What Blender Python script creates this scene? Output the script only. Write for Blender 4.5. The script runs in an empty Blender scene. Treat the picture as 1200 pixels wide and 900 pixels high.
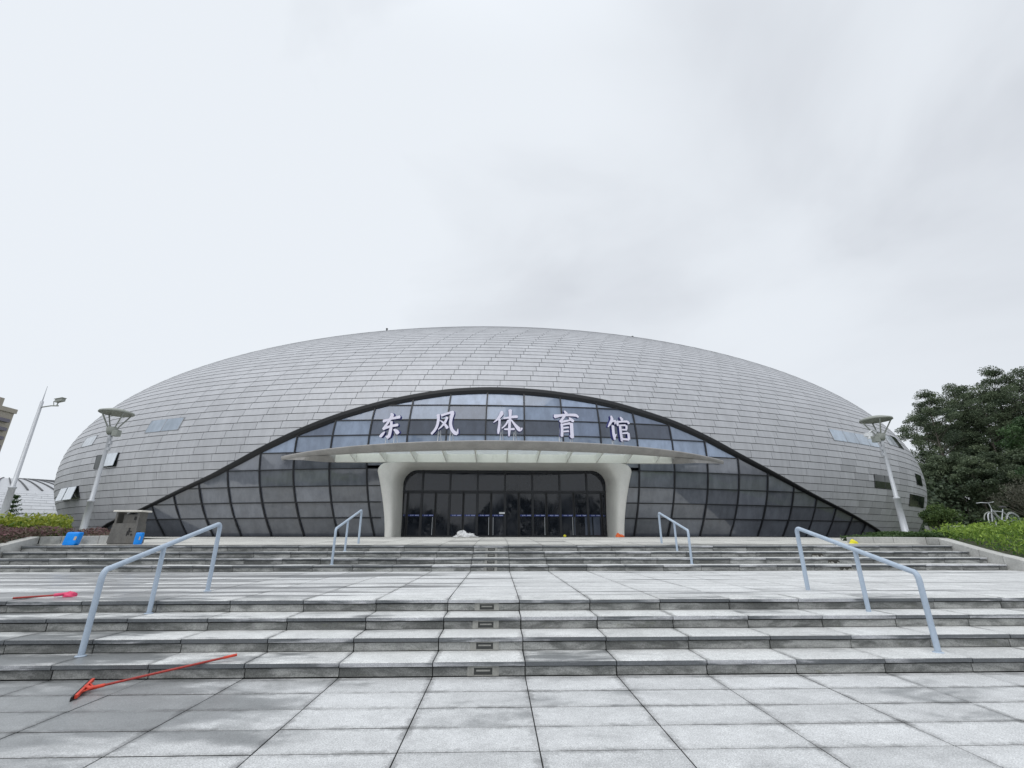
import bpy, math, random
import numpy as np
from mathutils import Vector
random.seed(7); RNG = np.random.default_rng(11)
sc = bpy.context.scene
COL = sc.collection
PI = math.pi

# ------------------------------------------------------------------ helpers
class MB:
    def __init__(s): s.v = []; s.f = []; s.m = []; s.t = []; s.sm = []
    def face(s, pts, m=0, t=.5, sm=False):
        n = len(s.v); s.v.extend([tuple(p) for p in pts]); s.f.append(tuple(range(n, n+len(pts)))); s.m.append(m); s.t.append(t); s.sm.append(sm)
    def grid(s, rows, m=0, t=.5, sm=True, closed=False):
        """rows: list of equal-length point lists -> shared-vertex quads"""
        n0 = len(s.v); w = len(rows[0])
        for r in rows: s.v.extend([tuple(p) for p in r])
        for i in range(len(rows)-1):
            for j in range(w if closed else w-1):
                k = (j+1) % w
                s.f.append((n0+i*w+j, n0+i*w+k, n0+(i+1)*w+k, n0+(i+1)*w+j)); s.m.append(m); s.t.append(t); s.sm.append(sm)
    def box(s, x0, x1, y0, y1, z0, z1, m=0, t=.5, ch=0.0, bottom=True, ms=None):
        c = ch; ms = m if ms is None else ms
        lo = [(x0,y0,z0),(x1,y0,z0),(x1,y1,z0),(x0,y1,z0)]
        md = [(x0,y0,z1-c),(x1,y0,z1-c),(x1,y1,z1-c),(x0,y1,z1-c)]
        tp = [(x0+c,y0+c,z1),(x1-c,y0+c,z1),(x1-c,y1-c,z1),(x0+c,y1-c,z1)]
        if bottom: s.face(lo[::-1], m, t)
        for i in range(4):
            j = (i+1) % 4
            s.face([lo[i], lo[j], md[j], md[i]], ms, t)
            if c > 0: s.face([md[i], md[j], tp[j], tp[i]], m, t)
        s.face(tp, m, t)
    def obox(s, c, u, v, w, m=0, t=.5):
        """oriented box: centre and three half-axis vectors"""
        c, u, v, w = map(Vector, (c, u, v, w))
        P = lambda a, b, d: c+u*a+v*b+w*d
        for q in (((-1,-1,-1),(-1,1,-1),(1,1,-1),(1,-1,-1)), ((-1,-1,1),(1,-1,1),(1,1,1),(-1,1,1)), ((-1,-1,-1),(1,-1,-1),(1,-1,1),(-1,-1,1)),
                  ((1,1,-1),(-1,1,-1),(-1,1,1),(1,1,1)), ((1,-1,-1),(1,1,-1),(1,1,1),(1,-1,1)), ((-1,1,-1),(-1,-1,-1),(-1,-1,1),(-1,1,1))):
            s.face([P(*a) for a in q], m, t)
    def tube(s, pts, r, n=10, m=0, t=.5, cap=True, sm=True):
        pts = [Vector(p) for p in pts]; k = len(pts)
        rs = r if isinstance(r, (list, tuple)) else [r]*k
        rows = []; up = None
        for i, p in enumerate(pts):
            d = (pts[min(i+1, k-1)]-pts[max(i-1, 0)]).normalized()
            if up is None: up = Vector((0,0,1)) if abs(d.z) < .9 else Vector((0,1,0))
            a = d.cross(up)
            if a.length < 1e-4: a = d.cross(Vector((1,0,0)))
            a.normalize(); b = a.cross(d).normalized(); up = b
            rows.append([p+(a*math.cos(2*PI*j/n)+b*math.sin(2*PI*j/n))*rs[i] for j in range(n)])
        s.grid(rows, m, t, sm, True)
        if cap: s.face(rows[0][::-1], m, t); s.face(rows[-1], m, t)
    def lathe(s, c, prof, n=20, m=0, t=.5):
        rows = [[(c[0]+r*math.cos(2*PI*j/n), c[1]+r*math.sin(2*PI*j/n), c[2]+z) for j in range(n)] for r, z in prof]
        s.grid(rows, m, t, True, True)
    def lump(s, c, rx, ry, rz, amp, seed, n=18, k=9, m=0, zmin=0):
        rr = random.Random(seed); ph = [(rr.uniform(1,4), rr.uniform(1,4), rr.uniform(0,6), rr.uniform(.4,1)) for _ in range(7)]
        rows = []
        for i in range(k+1):
            th = PI/2*i/k*1.0
            row = []
            for j in range(n):
                a = 2*PI*j/n
                d = 1+amp*sum(w*math.sin(round(p)*a+q*th*2+o) for p, q, o, w in ph)/3
                row.append((c[0]+rx*d*math.cos(a)*math.cos(th), c[1]+ry*d*math.sin(a)*math.cos(th), c[2]+max(zmin, rz*d*math.sin(th))))
            rows.append(row)
        s.grid(rows, m, .5, True, True)
    def build(s, name, mats, parent=None):
        me = bpy.data.meshes.new(name)
        o = org(parent)
        me.from_pydata([(x-o[0], y-o[1], z-o[2]) for x, y, z in s.v], [], s.f)
        if not isinstance(mats, (list, tuple)): mats = [mats]
        for mm in mats: me.materials.append(mm)
        me.polygons.foreach_set('material_index', s.m)
        me.polygons.foreach_set('use_smooth', s.sm)
        a = me.attributes.new('tint', 'FLOAT', 'FACE'); a.data.foreach_set('value', s.t)
        me.update()
        ob = bpy.data.objects.new(name, me); COL.objects.link(ob)
        if parent: ob.parent = parent
        return ob

def org(o):
    v = Vector((0,0,0))
    while o is not None: v = v+o.location; o = o.parent
    return v
def tag(o, label=None, cat=None, group=None, kind=None):
    if label: o['label'] = label
    if cat: o['category'] = cat
    if group: o['group'] = group
    if kind: o['kind'] = kind
    return o
def thing(name, label, cat, loc=(0,0,0), group=None):
    o = bpy.data.objects.new(name, None); o.empty_display_size = .3; COL.objects.link(o); o.location = loc
    return tag(o, label, cat, group)
def copy_tree(o, parent=None):
    c = o.copy(); COL.objects.link(c)
    if parent: c.parent = parent
    for ch in list(o.children): copy_tree(ch, c)
    return c
def lerp(a, b, t): return a+(b-a)*t
def sstep(a, b, x):
    t = min(1, max(0, (x-a)/(b-a))); return t*t*(3-2*t)

# ------------------------------------------------------------------ materials
def mat(name, col, rough=.6, metal=0, spec=.5, ior=None):
    m = bpy.data.materials.new(name); m.use_nodes = True
    p = m.node_tree.nodes['Principled BSDF']
    p.inputs['Base Color'].default_value = (*col, 1); p.inputs['Roughness'].default_value = rough
    p.inputs['Metallic'].default_value = metal; p.inputs['Specular IOR Level'].default_value = spec
    if ior: p.inputs['IOR'].default_value = ior
    return m
class NT:
    def __init__(s, m): s.t = m.node_tree; s.p = s.t.nodes['Principled BSDF']
    def n(s, typ, **kw):
        x = s.t.nodes.new(typ)
        for k, v in kw.items(): setattr(x, k, v)
        return x
    def l(s, a, b): s.t.links.new(a, b)
    def pos(s, scale=(1,1,1), off=(0,0,0), rot=(0,0,0)):
        g = s.n('ShaderNodeNewGeometry'); mp = s.n('ShaderNodeMapping')
        mp.inputs['Scale'].default_value = scale; mp.inputs['Location'].default_value = off; mp.inputs['Rotation'].default_value = rot
        s.l(g.outputs['Position'], mp.inputs['Vector']); return mp.outputs['Vector']
    def obj(s, scale=(1,1,1)):
        g = s.n('ShaderNodeTexCoord'); mp = s.n('ShaderNodeMapping'); mp.inputs['Scale'].default_value = scale
        s.l(g.outputs['Object'], mp.inputs['Vector']); return mp.outputs['Vector']
    def noise(s, vec, scale, detail=4, rough=.55, w=None, dist=0):
        x = s.n('ShaderNodeTexNoise'); x.inputs['Scale'].default_value = scale; x.inputs['Detail'].default_value = detail
        x.inputs['Roughness'].default_value = rough; x.inputs['Distortion'].default_value = dist
        s.l(vec, x.inputs['Vector'])
        if w is not None: x.noise_dimensions = '4D'; s.l(w, x.inputs['W'])
        return x.outputs['Fac']
    def ramp(s, fac, a, b, va=0., vb=1.):
        x = s.n('ShaderNodeMapRange'); x.interpolation_type = 'SMOOTHSTEP'
        s.l(fac, x.inputs['Value']); x.inputs['From Min'].default_value = a; x.inputs['From Max'].default_value = b
        x.inputs['To Min'].default_value = va; x.inputs['To Max'].default_value = vb
        return x.outputs['Result']
    def math(s, op, a, b=None):
        x = s.n('ShaderNodeMath', operation=op)
        for i, q in enumerate((a, b)):
            if q is None: continue
            if isinstance(q, (int, float)): x.inputs[i].default_value = q
            else: s.l(q, x.inputs[i])
        return x.outputs[0]
    def mix(s, fac, a, b):
        x = s.n('ShaderNodeMix', data_type='RGBA')
        for i, q in ((0, fac), (6, a), (7, b)):
            if isinstance(q, (int, float)): x.inputs[i].default_value = q
            elif isinstance(q, tuple): x.inputs[i].default_value = (*q, 1)
            else: s.l(q, x.inputs[i])
        return x.outputs[2]
    def scale(s, col, fac):
        x = s.n('ShaderNodeVectorMath', operation='SCALE')
        if isinstance(col, tuple): x.inputs[0].default_value = col
        else: s.l(col, x.inputs[0])
        s.l(fac, x.inputs['Scale']); return x.outputs[0]
    def tint(s):
        a = s.n('ShaderNodeAttribute'); a.attribute_name = 'tint'; return a.outputs['Fac']
    def bump(s, h, strength=.3, dist=.01):
        b = s.n('ShaderNodeBump'); b.inputs['Strength'].default_value = strength; b.inputs['Distance'].default_value = dist
        s.l(h, b.inputs['Height']); s.l(b.outputs[0], s.p.inputs['Normal'])

def granite(name, dry, wet, wscale=(.5,.5,.5), lo=.54, hi=.62, speck=.22, slab=.3, left=0., grid=None, dirt=.5):
    """weathered granite: damp slabs (each stone dries at its own pace), water marks, dirt along the joints, speckle"""
    m = mat(name, dry, .75); N = NT(m)
    t = N.tint()
    w = N.math('MULTIPLY', t, .22)
    big = N.noise(N.pos(wscale), 1.0, 4, .5, w, .3)
    small = N.noise(N.pos(tuple(4*x for x in wscale)), 1.0, 5, .6, None, .5)
    v = N.math('ADD', N.math('MULTIPLY', big, .62), N.math('MULTIPLY', small, .24))
    v = N.math('ADD', N.math('SUBTRACT', v, .045), N.math('MULTIPLY', t, slab))
    g = N.n('ShaderNodeNewGeometry'); sx = N.n('ShaderNodeSeparateXYZ'); N.l(g.outputs['Position'], sx.inputs[0])
    if left: v = N.math('ADD', v, N.ramp(sx.outputs[0], -4.5, 1.2, left, 0.))
    mask = N.ramp(v, lo, hi)
    blot = N.noise(N.pos((1,1,1)), 2.3, 6, .62)
    fine = N.noise(N.pos((1,1,1)), 90, 3, .75)
    mid = N.noise(N.pos((1,1,1)), 17, 4, .7)
    c = N.mix(mask, dry, wet)
    f = N.ramp(fine, .3, .7, 1-speck, 1+speck)
    f = N.math('MULTIPLY', f, N.ramp(mid, .3, .7, .93, 1.07))
    f = N.math('MULTIPLY', f, N.ramp(blot, .3, .7, .88, 1.08))
    f = N.math('MULTIPLY', f, N.ramp(t, 0, 1, 1.05, .93))
    if grid:
        for ax, (o0, st) in enumerate(grid):
            if not st: continue
            fr = N.math('FRACT', N.math('DIVIDE', N.math('SUBTRACT', sx.outputs[ax], o0), st))
            d = N.math('MULTIPLY', N.math('SUBTRACT', .5, N.math('ABSOLUTE', N.math('SUBTRACT', fr, .5))), st)
            band = N.ramp(N.math('ADD', d, N.math('MULTIPLY', N.math('SUBTRACT', mid, .5), .10)), .0, .085, 1., 0.)
            band = N.math('MULTIPLY', band, N.ramp(blot, .38, .62, .15, 1.))
            f = N.math('MULTIPLY', f, N.ramp(band, 0, 1, 1., 1-dirt*.55))
    c = N.scale(c, f)
    N.l(c, N.p.inputs['Base Color'])
    N.l(N.ramp(mask, 0, 1, .72, .34), N.p.inputs['Roughness'])
    N.bump(fine, .25, .004)
    return m
M = {}
JXG = (.31, 1.0)
M['pave'] = granite('granite_paving', (.57,.58,.585), (.265,.275,.28), (.36,.70,.5), .425, .53, .30, .055, .14, (JXG, (5.15, .437)), .8)
M['tread'] = granite('granite_tread', (.60,.61,.605), (.225,.235,.24), (.45,1.5,.5), .455, .55, .26, .06, .10, (JXG, (0, 0)), .8)
M['landing'] = granite('granite_landing', (.62,.63,.63), (.25,.255,.26), (.19,2.8,.5), .435, .50, .24, .02, .08, (JXG, (7.466, .437)), .5)
M['plaza'] = granite('granite_plaza', (.55,.545,.51), (.36,.355,.335), (.2,1.5,.5), .42, .52, .24, .05, 0, (JXG, (0, 0)), .4)
M['kerb'] = granite('granite_kerb', (.46,.46,.44), (.26,.265,.25), (1.1,1.1,1.1), .45, .57, .24, .08)
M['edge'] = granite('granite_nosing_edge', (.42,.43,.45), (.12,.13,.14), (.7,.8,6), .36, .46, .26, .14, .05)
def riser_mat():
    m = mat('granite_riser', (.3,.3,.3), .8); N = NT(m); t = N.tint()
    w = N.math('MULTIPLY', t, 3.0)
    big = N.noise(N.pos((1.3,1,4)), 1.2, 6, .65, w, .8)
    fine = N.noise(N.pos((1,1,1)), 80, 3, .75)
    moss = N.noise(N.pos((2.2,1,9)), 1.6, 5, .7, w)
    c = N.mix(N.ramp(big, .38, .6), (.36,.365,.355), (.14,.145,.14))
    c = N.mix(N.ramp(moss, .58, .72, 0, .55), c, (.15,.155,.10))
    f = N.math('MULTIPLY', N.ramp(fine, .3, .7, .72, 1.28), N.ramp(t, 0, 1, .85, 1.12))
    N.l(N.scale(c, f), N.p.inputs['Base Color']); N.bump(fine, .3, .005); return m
M['riser'] = riser_mat()
M['joint'] = mat('dark_joint_and_shade', (.035,.037,.035), .9)
def cladding_mat(name, base, metal, rough):
    m = mat(name, base, rough, metal, .4); N = NT(m); t = N.tint()
    st = N.noise(N.pos((.6,.6,.22)), 1.6, 5, .6); fi = N.noise(N.pos((3.2,3.2,.3)), 1.2, 4, .65)
    f = N.math('MULTIPLY', N.ramp(t, 0, 1, .80, 1.10), N.ramp(st, .3, .7, .94, 1.05))
    f = N.math('MULTIPLY', f, N.ramp(fi, .3, .7, .94, 1.04))
    N.l(N.scale(base, f), N.p.inputs['Base Color'])
    N.l(N.ramp(st, .3, .7, rough-.05, rough+.08), N.p.inputs['Roughness']); return m
M['clad'] = cladding_mat('grey_metal_shingle', (.47,.48,.505), .18, .5)
M['clad2'] = cladding_mat('pale_metal_shingle', (.50,.515,.54), .1, .55)
M['sub'] = mat('dark_substrate', (.09,.093,.10), .8)
M['trim'] = mat('charcoal_trim', (.022,.023,.026), .45, 0, .4)
M['mull'] = mat('charcoal_mullion', (.02,.022,.027), .4, 0, .4)
def glass(name, col, rough=.03, ior=2.15):
    m = mat(name, col, rough, 0, .5, ior); N = NT(m); t = N.tint()
    w = N.noise(N.pos((.5,.5,.5)), 1.1, 2, .5)
    dirt = N.noise(N.pos((1.2,1.2,.5)), 1.5, 5, .65)
    f = N.math('MULTIPLY', N.ramp(t, 0, 1, .8, 1.2), N.ramp(dirt, .3, .7, .85, 1.15))
    N.l(N.scale(col, f), N.p.inputs['Base Color']); N.l(N.ramp(dirt, .35, .75, rough, rough+.12), N.p.inputs['Roughness'])
    N.bump(w, .11, .05); return m
M['glass'] = glass('dark_tinted_glass', (.14,.153,.182), .025, 2.0)
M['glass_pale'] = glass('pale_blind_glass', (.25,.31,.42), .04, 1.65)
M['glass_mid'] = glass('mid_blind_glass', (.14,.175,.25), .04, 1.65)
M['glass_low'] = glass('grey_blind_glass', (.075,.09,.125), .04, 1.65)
M['door_glass'] = glass('door_glass', (.014,.017,.024), .02, 1.55)
M['pane_pale'] = glass('sky_reflection_window_glass', (.36,.43,.52), .06, 1.7)  # base colour carries the sky reflection of the bright windows
M['pane_sky'] = glass('sky_reflection_sash_glass', (.55,.60,.66), .08)  # reflected sky is put into the pale base colour
M['pane_dark'] = glass('green_black_glass', (.012,.018,.015), .05, 1.45)
def painted(name, col, rough=.5, amt=.08, sc_=3., dirt=(.5,.48,.44), dlo=.6, dhi=.85, metal=0):
    m = mat(name, col, rough, metal); N = NT(m)
    a = N.noise(N.pos((1,1,.5)), sc_, 6, .65); b = N.noise(N.pos((1,1,1)), sc_*9, 4, .6)
    c = N.mix(N.ramp(a, dlo, dhi, 0, .6), col, tuple(x*y for x, y in zip(col, dirt)))
    f = N.math('MULTIPLY', N.ramp(a, .3, .7, 1-amt, 1+amt), N.ramp(b, .3, .7, 1-amt*.5, 1+amt*.5))
    N.l(N.scale(c, f), N.p.inputs['Base Color']); N.l(N.ramp(b, .3, .7, rough-.06, rough+.1), N.p.inputs['Roughness']); return m
M['pane_grey'] = painted('grey_window_frame', (.30,.31,.33), .5)
M['portal'] = painted('white_portal_panel', (.64,.635,.605), .5, .06, 1.3, (.72,.70,.64), .55, .8)
M['canopy'] = painted('canopy_metal', (.36,.35,.34), .45, .12, 1.4)
M['canopy_in'] = painted('canopy_white', (.72,.73,.68), .5, .05, .8)
M['can_glass'] = mat('frosted_canopy_glass', (.9,.95,.93), .2)
def _cg():
    N = NT(M['can_glass']); a = N.n('ShaderNodeBsdfTransparent'); a.inputs[0].default_value = (.93,.99,.97,1)
    c = N.n('ShaderNodeBsdfTranslucent'); c.inputs[0].default_value = (.9,.96,.94,1); m1 = N.n('ShaderNodeMixShader'); m1.inputs[0].default_value = .45
    N.l(a.outputs[0], m1.inputs[1]); N.l(c.outputs[0], m1.inputs[2]); m3 = N.n('ShaderNodeMixShader'); m3.inputs[0].default_value = .08
    N.l(m1.outputs[0], m3.inputs[1]); N.l(N.p.outputs[0], m3.inputs[2]); N.l(m3.outputs[0], N.t.nodes['Material Output'].inputs['Surface'])
_cg()
M['letter'] = painted('white_sign_face', (.78,.76,.90), .45, .04, 2.)
M['letter_side'] = mat('blue_sign_side', (.045,.05,.20), .5)
M['white_post'] = painted('white_steel', (.72,.74,.76), .5, .05)
M['rail'] = painted('pale_blue_paint', (.40,.48,.58), .42, .07, 5., (.7,.68,.66), .6, .8)
M['galv'] = painted('galvanised_steel', (.50,.52,.55), .45, .08, 2., metal=.25)
M['lampgrey'] = painted('grey_green_lamp_paint', (.30,.32,.29), .5, .1, 4.)
M['steel'] = painted('weathered_bin_steel', (.16,.155,.145), .45, .25, 2.2, (.55,.5,.42), .45, .7, .4)
M['lid'] = painted('pale_bin_lid', (.60,.58,.53), .5, .1, 4.)
M['dark'] = mat('blackened_plastic', (.02,.02,.021), .6)
M['red'] = painted('red_plastic', (.58,.05,.022), .5, .2, 14.)
M['redwood'] = painted('red_brown_handle', (.40,.04,.03), .5, .3, 9., (.25,.2,.2), .45, .65)
M['rubber'] = mat('black_rubber', (.015,.015,.016), .7)
M['pink'] = painted('pink_plastic', (.72,.06,.16), .5, .1, 9.)
M['blue'] = painted('blue_plastic', (.0,.26,.85), .4, .06, 6.)
M['paper'] = mat('tan_paper_label', (.52,.42,.30), .8)
M['sack'] = painted('white_plastic_sheet', (.80,.80,.81), .5, .06, 3.)
M['orange'] = mat('orange_cloth', (.70,.14,.04), .8)
M['yellow'] = mat('yellow_plastic', (.80,.72,.03), .5)
M['stripe'] = mat('blue_door_stripe', (.022,.04,.20), .5)
M['mark'] = mat('pale_stripe_mark', (.42,.48,.72), .6)
M['recess'] = painted('shaded_recess', (.06,.058,.05), .8, .3, 8.)
M['lightframe'] = painted('stone_frame', (.30,.30,.28), .7, .2, 8.)
M['steplens'] = mat('step_light_lens', (.045,.047,.045), .35)
M['beige'] = painted('beige_tower_render', (.40,.365,.31), .8, .06, .12)
M['towerglass'] = glass('tower_window_glass', (.10,.11,.13), .1, 1.5)
M['violet'] = mat('violet_grey_trim', (.17,.16,.20), .7)
def soil(name, a, b, s):
    m = mat(name, a, .95); N = NT(m); n = N.noise(N.pos(), s, 6, .65)
    N.l(N.mix(N.ramp(n, .35, .65), a, b), N.p.inputs['Base Color']); N.bump(n, .4, .05); return m
M['soil'] = soil('bed_soil', (.055,.05,.035), (.035,.05,.02), 3.)
M['lawn'] = soil('rough_grass_ground', (.06,.085,.03), (.09,.095,.05), .5)
M['asphalt'] = soil('asphalt_ground', (.17,.17,.175), (.21,.21,.21), .3)
M['wall'] = painted('pale_wall_render', (.52,.52,.50), .8, .1, 1.2)
def leafmat(name, a, b, trans=.25, rough=.55):
    m = mat(name, a, rough, 0, .35); N = NT(m); c = N.mix(N.tint(), a, b)
    N.l(c, N.p.inputs['Base Color'])
    tr = N.n('ShaderNodeBsdfTranslucent'); N.l(c, tr.inputs['Color'])
    mx = N.n('ShaderNodeMixShader'); mx.inputs[0].default_value = trans
    out = N.t.nodes['Material Output']
    N.l(N.p.outputs[0], mx.inputs[1]); N.l(tr.outputs[0], mx.inputs[2]); N.l(mx.outputs[0], out.inputs['Surface']); return m
M['leaf_tree'] = leafmat('forest_leaves', (.046,.072,.043), (.17,.215,.125))
M['leaf_belt'] = leafmat('belt_leaves', (.016,.024,.016), (.04,.055,.032))
M['leaf_tree2'] = leafmat('bright_forest_leaves', (.035,.075,.030), (.09,.16,.06))
M['leaf_bare'] = leafmat('grey_green_twigs', (.07,.075,.055), (.15,.155,.115))
M['leaf_ball'] = leafmat('round_bush_leaves', (.04,.08,.025), (.17,.24,.07))
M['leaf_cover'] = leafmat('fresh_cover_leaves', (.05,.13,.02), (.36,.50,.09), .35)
M['leaf_low'] = leafmat('low_hedge_leaves', (.03,.07,.022), (.09,.15,.05))
M['leaf_croton'] = leafmat('yellow_green_leaves', (.045,.12,.015), (.42,.45,.06), .3)
M['leaf_pink'] = leafmat('reddish_bed_leaves', (.05,.075,.025), (.24,.125,.14), .2)
M['bark'] = soil('pale_bark', (.16,.145,.12), (.09,.08,.065), 2.)
M['twig'] = mat('grey_twig', (.16,.15,.12), .9)

# ------------------------------------------------------------------ camera (pixel maths of the photograph gave focal length and pitch)
H = 1.4234
cam = bpy.data.cameras.new('camera'); co = bpy.data.objects.new('camera', cam); COL.objects.link(co)
co.location = (0, 0, H); co.rotation_euler = (math.radians(90+18.69), 0, math.radians(-1.7))
cam.sensor_width = 36; cam.lens = 531/1200*36; cam.clip_start = .05; cam.clip_end = 3000
sc.camera = co

# ------------------------------------------------------------------ stairs, paving
R, T, D, L, NT_ = .149, .463, 5.655, 6.914, .046
JX = .31                                    # joint lines run at JX + k
NO = .032                                   # nosing overhang
def zp(y): return 8*R + .27*(1-math.exp(-(max(y, 13.96)-13.96)/6))
def jit(a): return random.uniform(-a, a)
# lower pavement
b = MB()
ys = [5.655-.008]
y = 5.15
while y > -4: ys.append(y); y -= .437
for k in range(-17, 17):
    for i in range(len(ys)-1):
        dz = jit(.0015)
        b.box(JX+k+.0045, JX+k+1-.0045, ys[i+1]+.0065+jit(.0015), ys[i]-.0065+jit(.0015), -.03, dz, 0, random.random(), .003, False, 1)
pv = b.build('pavement', [M['pave'], M['joint']]); tag(pv, kind='structure')
b = MB(); b.face([(-16.7,-4.2,-.014),(17.3,-4.2,-.014),(17.3,5.65,-.014),(-16.7,5.65,-.014)]); o = b.build('pavement_bed', M['joint']); tag(o, kind='structure')
# flights
def flight(name, y0, k0, n, xa, xb):
    b = MB(); xs = [xa]+[JX+k for k in range(math.ceil(xa-JX+.05), math.floor(xb-JX-.05)+1)]+[xb]
    for i in range(n):
        z0 = (k0+i)*R; z1 = z0+R; yb = y0+i*T
        yend = yb+T+.05 if i < n-1 else yb+.42
        for a, c in zip(xs[:-1], xs[1:]):
            g = random.uniform(.004, .008); t1, t2 = random.random(), random.random(); dz = jit(.0025)
            # some riser stones are split in two
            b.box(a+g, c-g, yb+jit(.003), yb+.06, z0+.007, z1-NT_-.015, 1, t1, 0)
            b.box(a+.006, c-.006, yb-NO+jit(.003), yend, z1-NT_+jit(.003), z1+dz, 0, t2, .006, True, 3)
        b.box(xa+.01, xb-.01, yb+.03, yb+T+.06, z0-.3, z1-NT_-.01, 2, .5)  # dark core; its strip below each nosing stands in for the shadow line
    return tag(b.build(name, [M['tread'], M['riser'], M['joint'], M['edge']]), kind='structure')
flight('steps', D, 0, 4, -17, 17.5)
XL, XR = -13.38, 13.52
flight('steps', D+L, 4, 4, XL, XR)
# landing slabs
b = MB(); y = D+3*T+.422
rows = []
while y < D+L-.002: rows.append((y, min(y+.437, D+L+.02))); y += .437
for k in range(-23, 23):
    for ya, yb in rows:
        b.box(JX+k+.0055, JX+k+1-.0055, ya+.003, yb-.003, 4*R-.03, 4*R+jit(.0012), 0, random.random(), .003, False, 1)
tag(b.build('landing', [M['landing'], M['joint']]), kind='structure')
b = MB(); b.box(-22.7, 23.3, D+3*T+.1, D+L+.3, -.05, 4*R-.014); tag(b.build('landing_bed', M['joint']), kind='structure')
# plaza slabs
b = MB(); y = D+L+3*T+.424
while y < 31.5:
    h = .62 if y < 26 else .9
    for k in range(-34, 34):
        if abs(JX+k+.5) > 13.3 and y < 14.6: continue
        if JX+k+.5 > 13.4 and (y < 17.6 or JX+k > 16): continue
        if JX+k+.5 < -13.3 and y < 21.2: continue
        x0, x1 = JX+k+.0035, JX+k+.9965; t = random.random(); dz = jit(.001)
        y0, y1 = y+.003, y+h-.003
        b.face([(x0,y0,zp(y0)+dz),(x1,y0,zp(y0)+dz),(x1,y1,zp(y1)+dz),(x0,y1,zp(y1)+dz)], 0, t)
    y += h
rows = [[(x, yy, zp(yy)-.012) for x in np.linspace(-40, 40, 30)] for yy in np.arange(D+L+3*T+.3, 60, 1.5)]
b.grid(rows, 1, .5, False)
tag(b.build('plaza', [M['plaza'], M['joint']]), kind='structure')

# terrain: planted banks beside the upper flight and the land beyond
def terr(x, y):
    z = lerp(4*R-.02, 1.38, sstep(11.0, 15.0, y)) if abs(x) > 13.5 else 1.30
    if y > 16: z = min(z, 1.38)
    if y > 20: z = min(z, lerp(1.38, 1.31, sstep(20, 21.5, y)))
    if x > 13.5:
        z += (lerp(.14, .34, sstep(16, 17.4, y))*sstep(15, 18.5, x)+.006*max(0, x-19))*sstep(10.5, 14.5, y)*(1-sstep(18.6, 20.2, y)*(1-sstep(20, 25, x)))-.06*sstep(17, 18.4, y)*(1-sstep(14.5, 17, x)) + .012*max(0, y-20)*sstep(16, 30, x)
        if y > 20: z = lerp(min(z, 1.31), z, sstep(.84, .95, x/y))
    if x < -13.5:
        z += .10*sstep(13.6, 17, -x)*sstep(11, 14.5, y)*(1-sstep(20, 21.5, y)) + .004*max(0, -x-30)
    return z
xs = sorted(set(list(np.linspace(-600, -60, 14))+list(np.linspace(-60, -14, 24))+[-13.66]+list(np.linspace(-12, 12, 7))+[13.8]+list(np.linspace(14.4, 60, 28))+list(np.linspace(60, 600, 14))))
yy = sorted(set(list(np.linspace(9.5, 32, 46))+list(np.linspace(32, 130, 25))+list(np.linspace(130, 1200, 14))))
b = MB()
for i in range(len(xs)-1):
    for j in range(len(yy)-1):
        xm = (xs[i]+xs[i+1])/2; ym = (yy[j]+yy[j+1])/2
        if -13.66 < xm < 13.8 and ym < 31: continue
        if abs(xm) < 22.5 and abs(xm) > 13.5 and ym < 10.2: continue
        q = [(xs[i],yy[j]),(xs[i+1],yy[j]),(xs[i+1],yy[j+1]),(xs[i],yy[j+1])]
        b.face([(x, y, terr(x, y)-(.05 if -13.66 < xm < 13.8 else 0)) for x, y in q], 0 if ym < 21 and abs(xm) < 45 else 1, .5, True)
tag(b.build('terrain', [M['soil'], M['lawn']]), kind='structure')
b = MB(); b.face([(-1500,-1500,-.06),(1500,-1500,-.06),(1500,1500,-.06),(-1500,1500,-.06)]); tag(b.build('ground', M['asphalt']), kind='structure')

# step lights: framed recess in every riser of the centre column
def step_light(x, y, z, label, broken=False):
    t = thing('step_light', label, 'step light', (x, y, z), 'step lights in the risers')
    w, h = .135, .046
    if broken:
        b = MB(); q = [(x+u*.17+jit(.02), y-.004, z+v*.05+jit(.012)) for u, v in ((-1,-.6),(-.6,-1),(-.1,-.8),(.4,-1),(.9,-.7),(1,.1),(.7,.9),(.2,.7),(-.3,1),(-.8,.7),(-1,.1))]
        b.face(q); b.build('hole_shade', M['recess'], t)  # flat dark patch painted for the shade inside the broken cavity
        b = MB()
        for _ in range(6): b.lump((x+jit(.16), y-.012, z-.05), random.uniform(.02,.05), .02, random.uniform(.015,.05), .4, random.randint(1,99), 10, 4)
        b.build('broken_stone', M['lightframe'], t); return
    b = MB()
    for s in (-1, 1): b.box(x+s*w-.035, x+s*w+.035, y-.010, y+.02, z-h, z+h)
    b.box(x-w+.037, x+w-.037, y-.008, y+.02, z+h-.014, z+h); b.box(x-w+.037, x+w-.037, y-.008, y+.02, z-h, z-h+.010)
    b.build('frame', M['lightframe'] if not broken else M['recess'], t)
    b = MB(); b.box(x-w+.036, x+w-.036, y-.004, y+.01, z-h+.011, z+h-.015); b.build('lens', M['steplens'] if not broken else M['recess'], t)
    if not broken:
        b = MB(); b.box(x-w+.06, x+w-.06, y-.0065, y-.0035, z-.004, z+.012); b.build('cover_bar', M['lightframe'], t)
ordn = ['lowest', 'second', 'third', 'top']
for i in range(4): step_light(-.145, D+i*T, i*R+.052, f'small framed light in the middle of the {ordn[i]} riser of the near flight')
for i in range(4): step_light(-.18, D+L+i*T, (4+i)*R+.052, f'small framed light in the middle of the {ordn[i]} riser of the far flight')
for i, x in enumerate((9.16, 9.18, 9.08)): step_light(x, D+L+i*T, (4+i)*R+.052, f'broken dark light recess in the {ordn[i]} riser of the far flight, towards the yellow bag', True)

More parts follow.
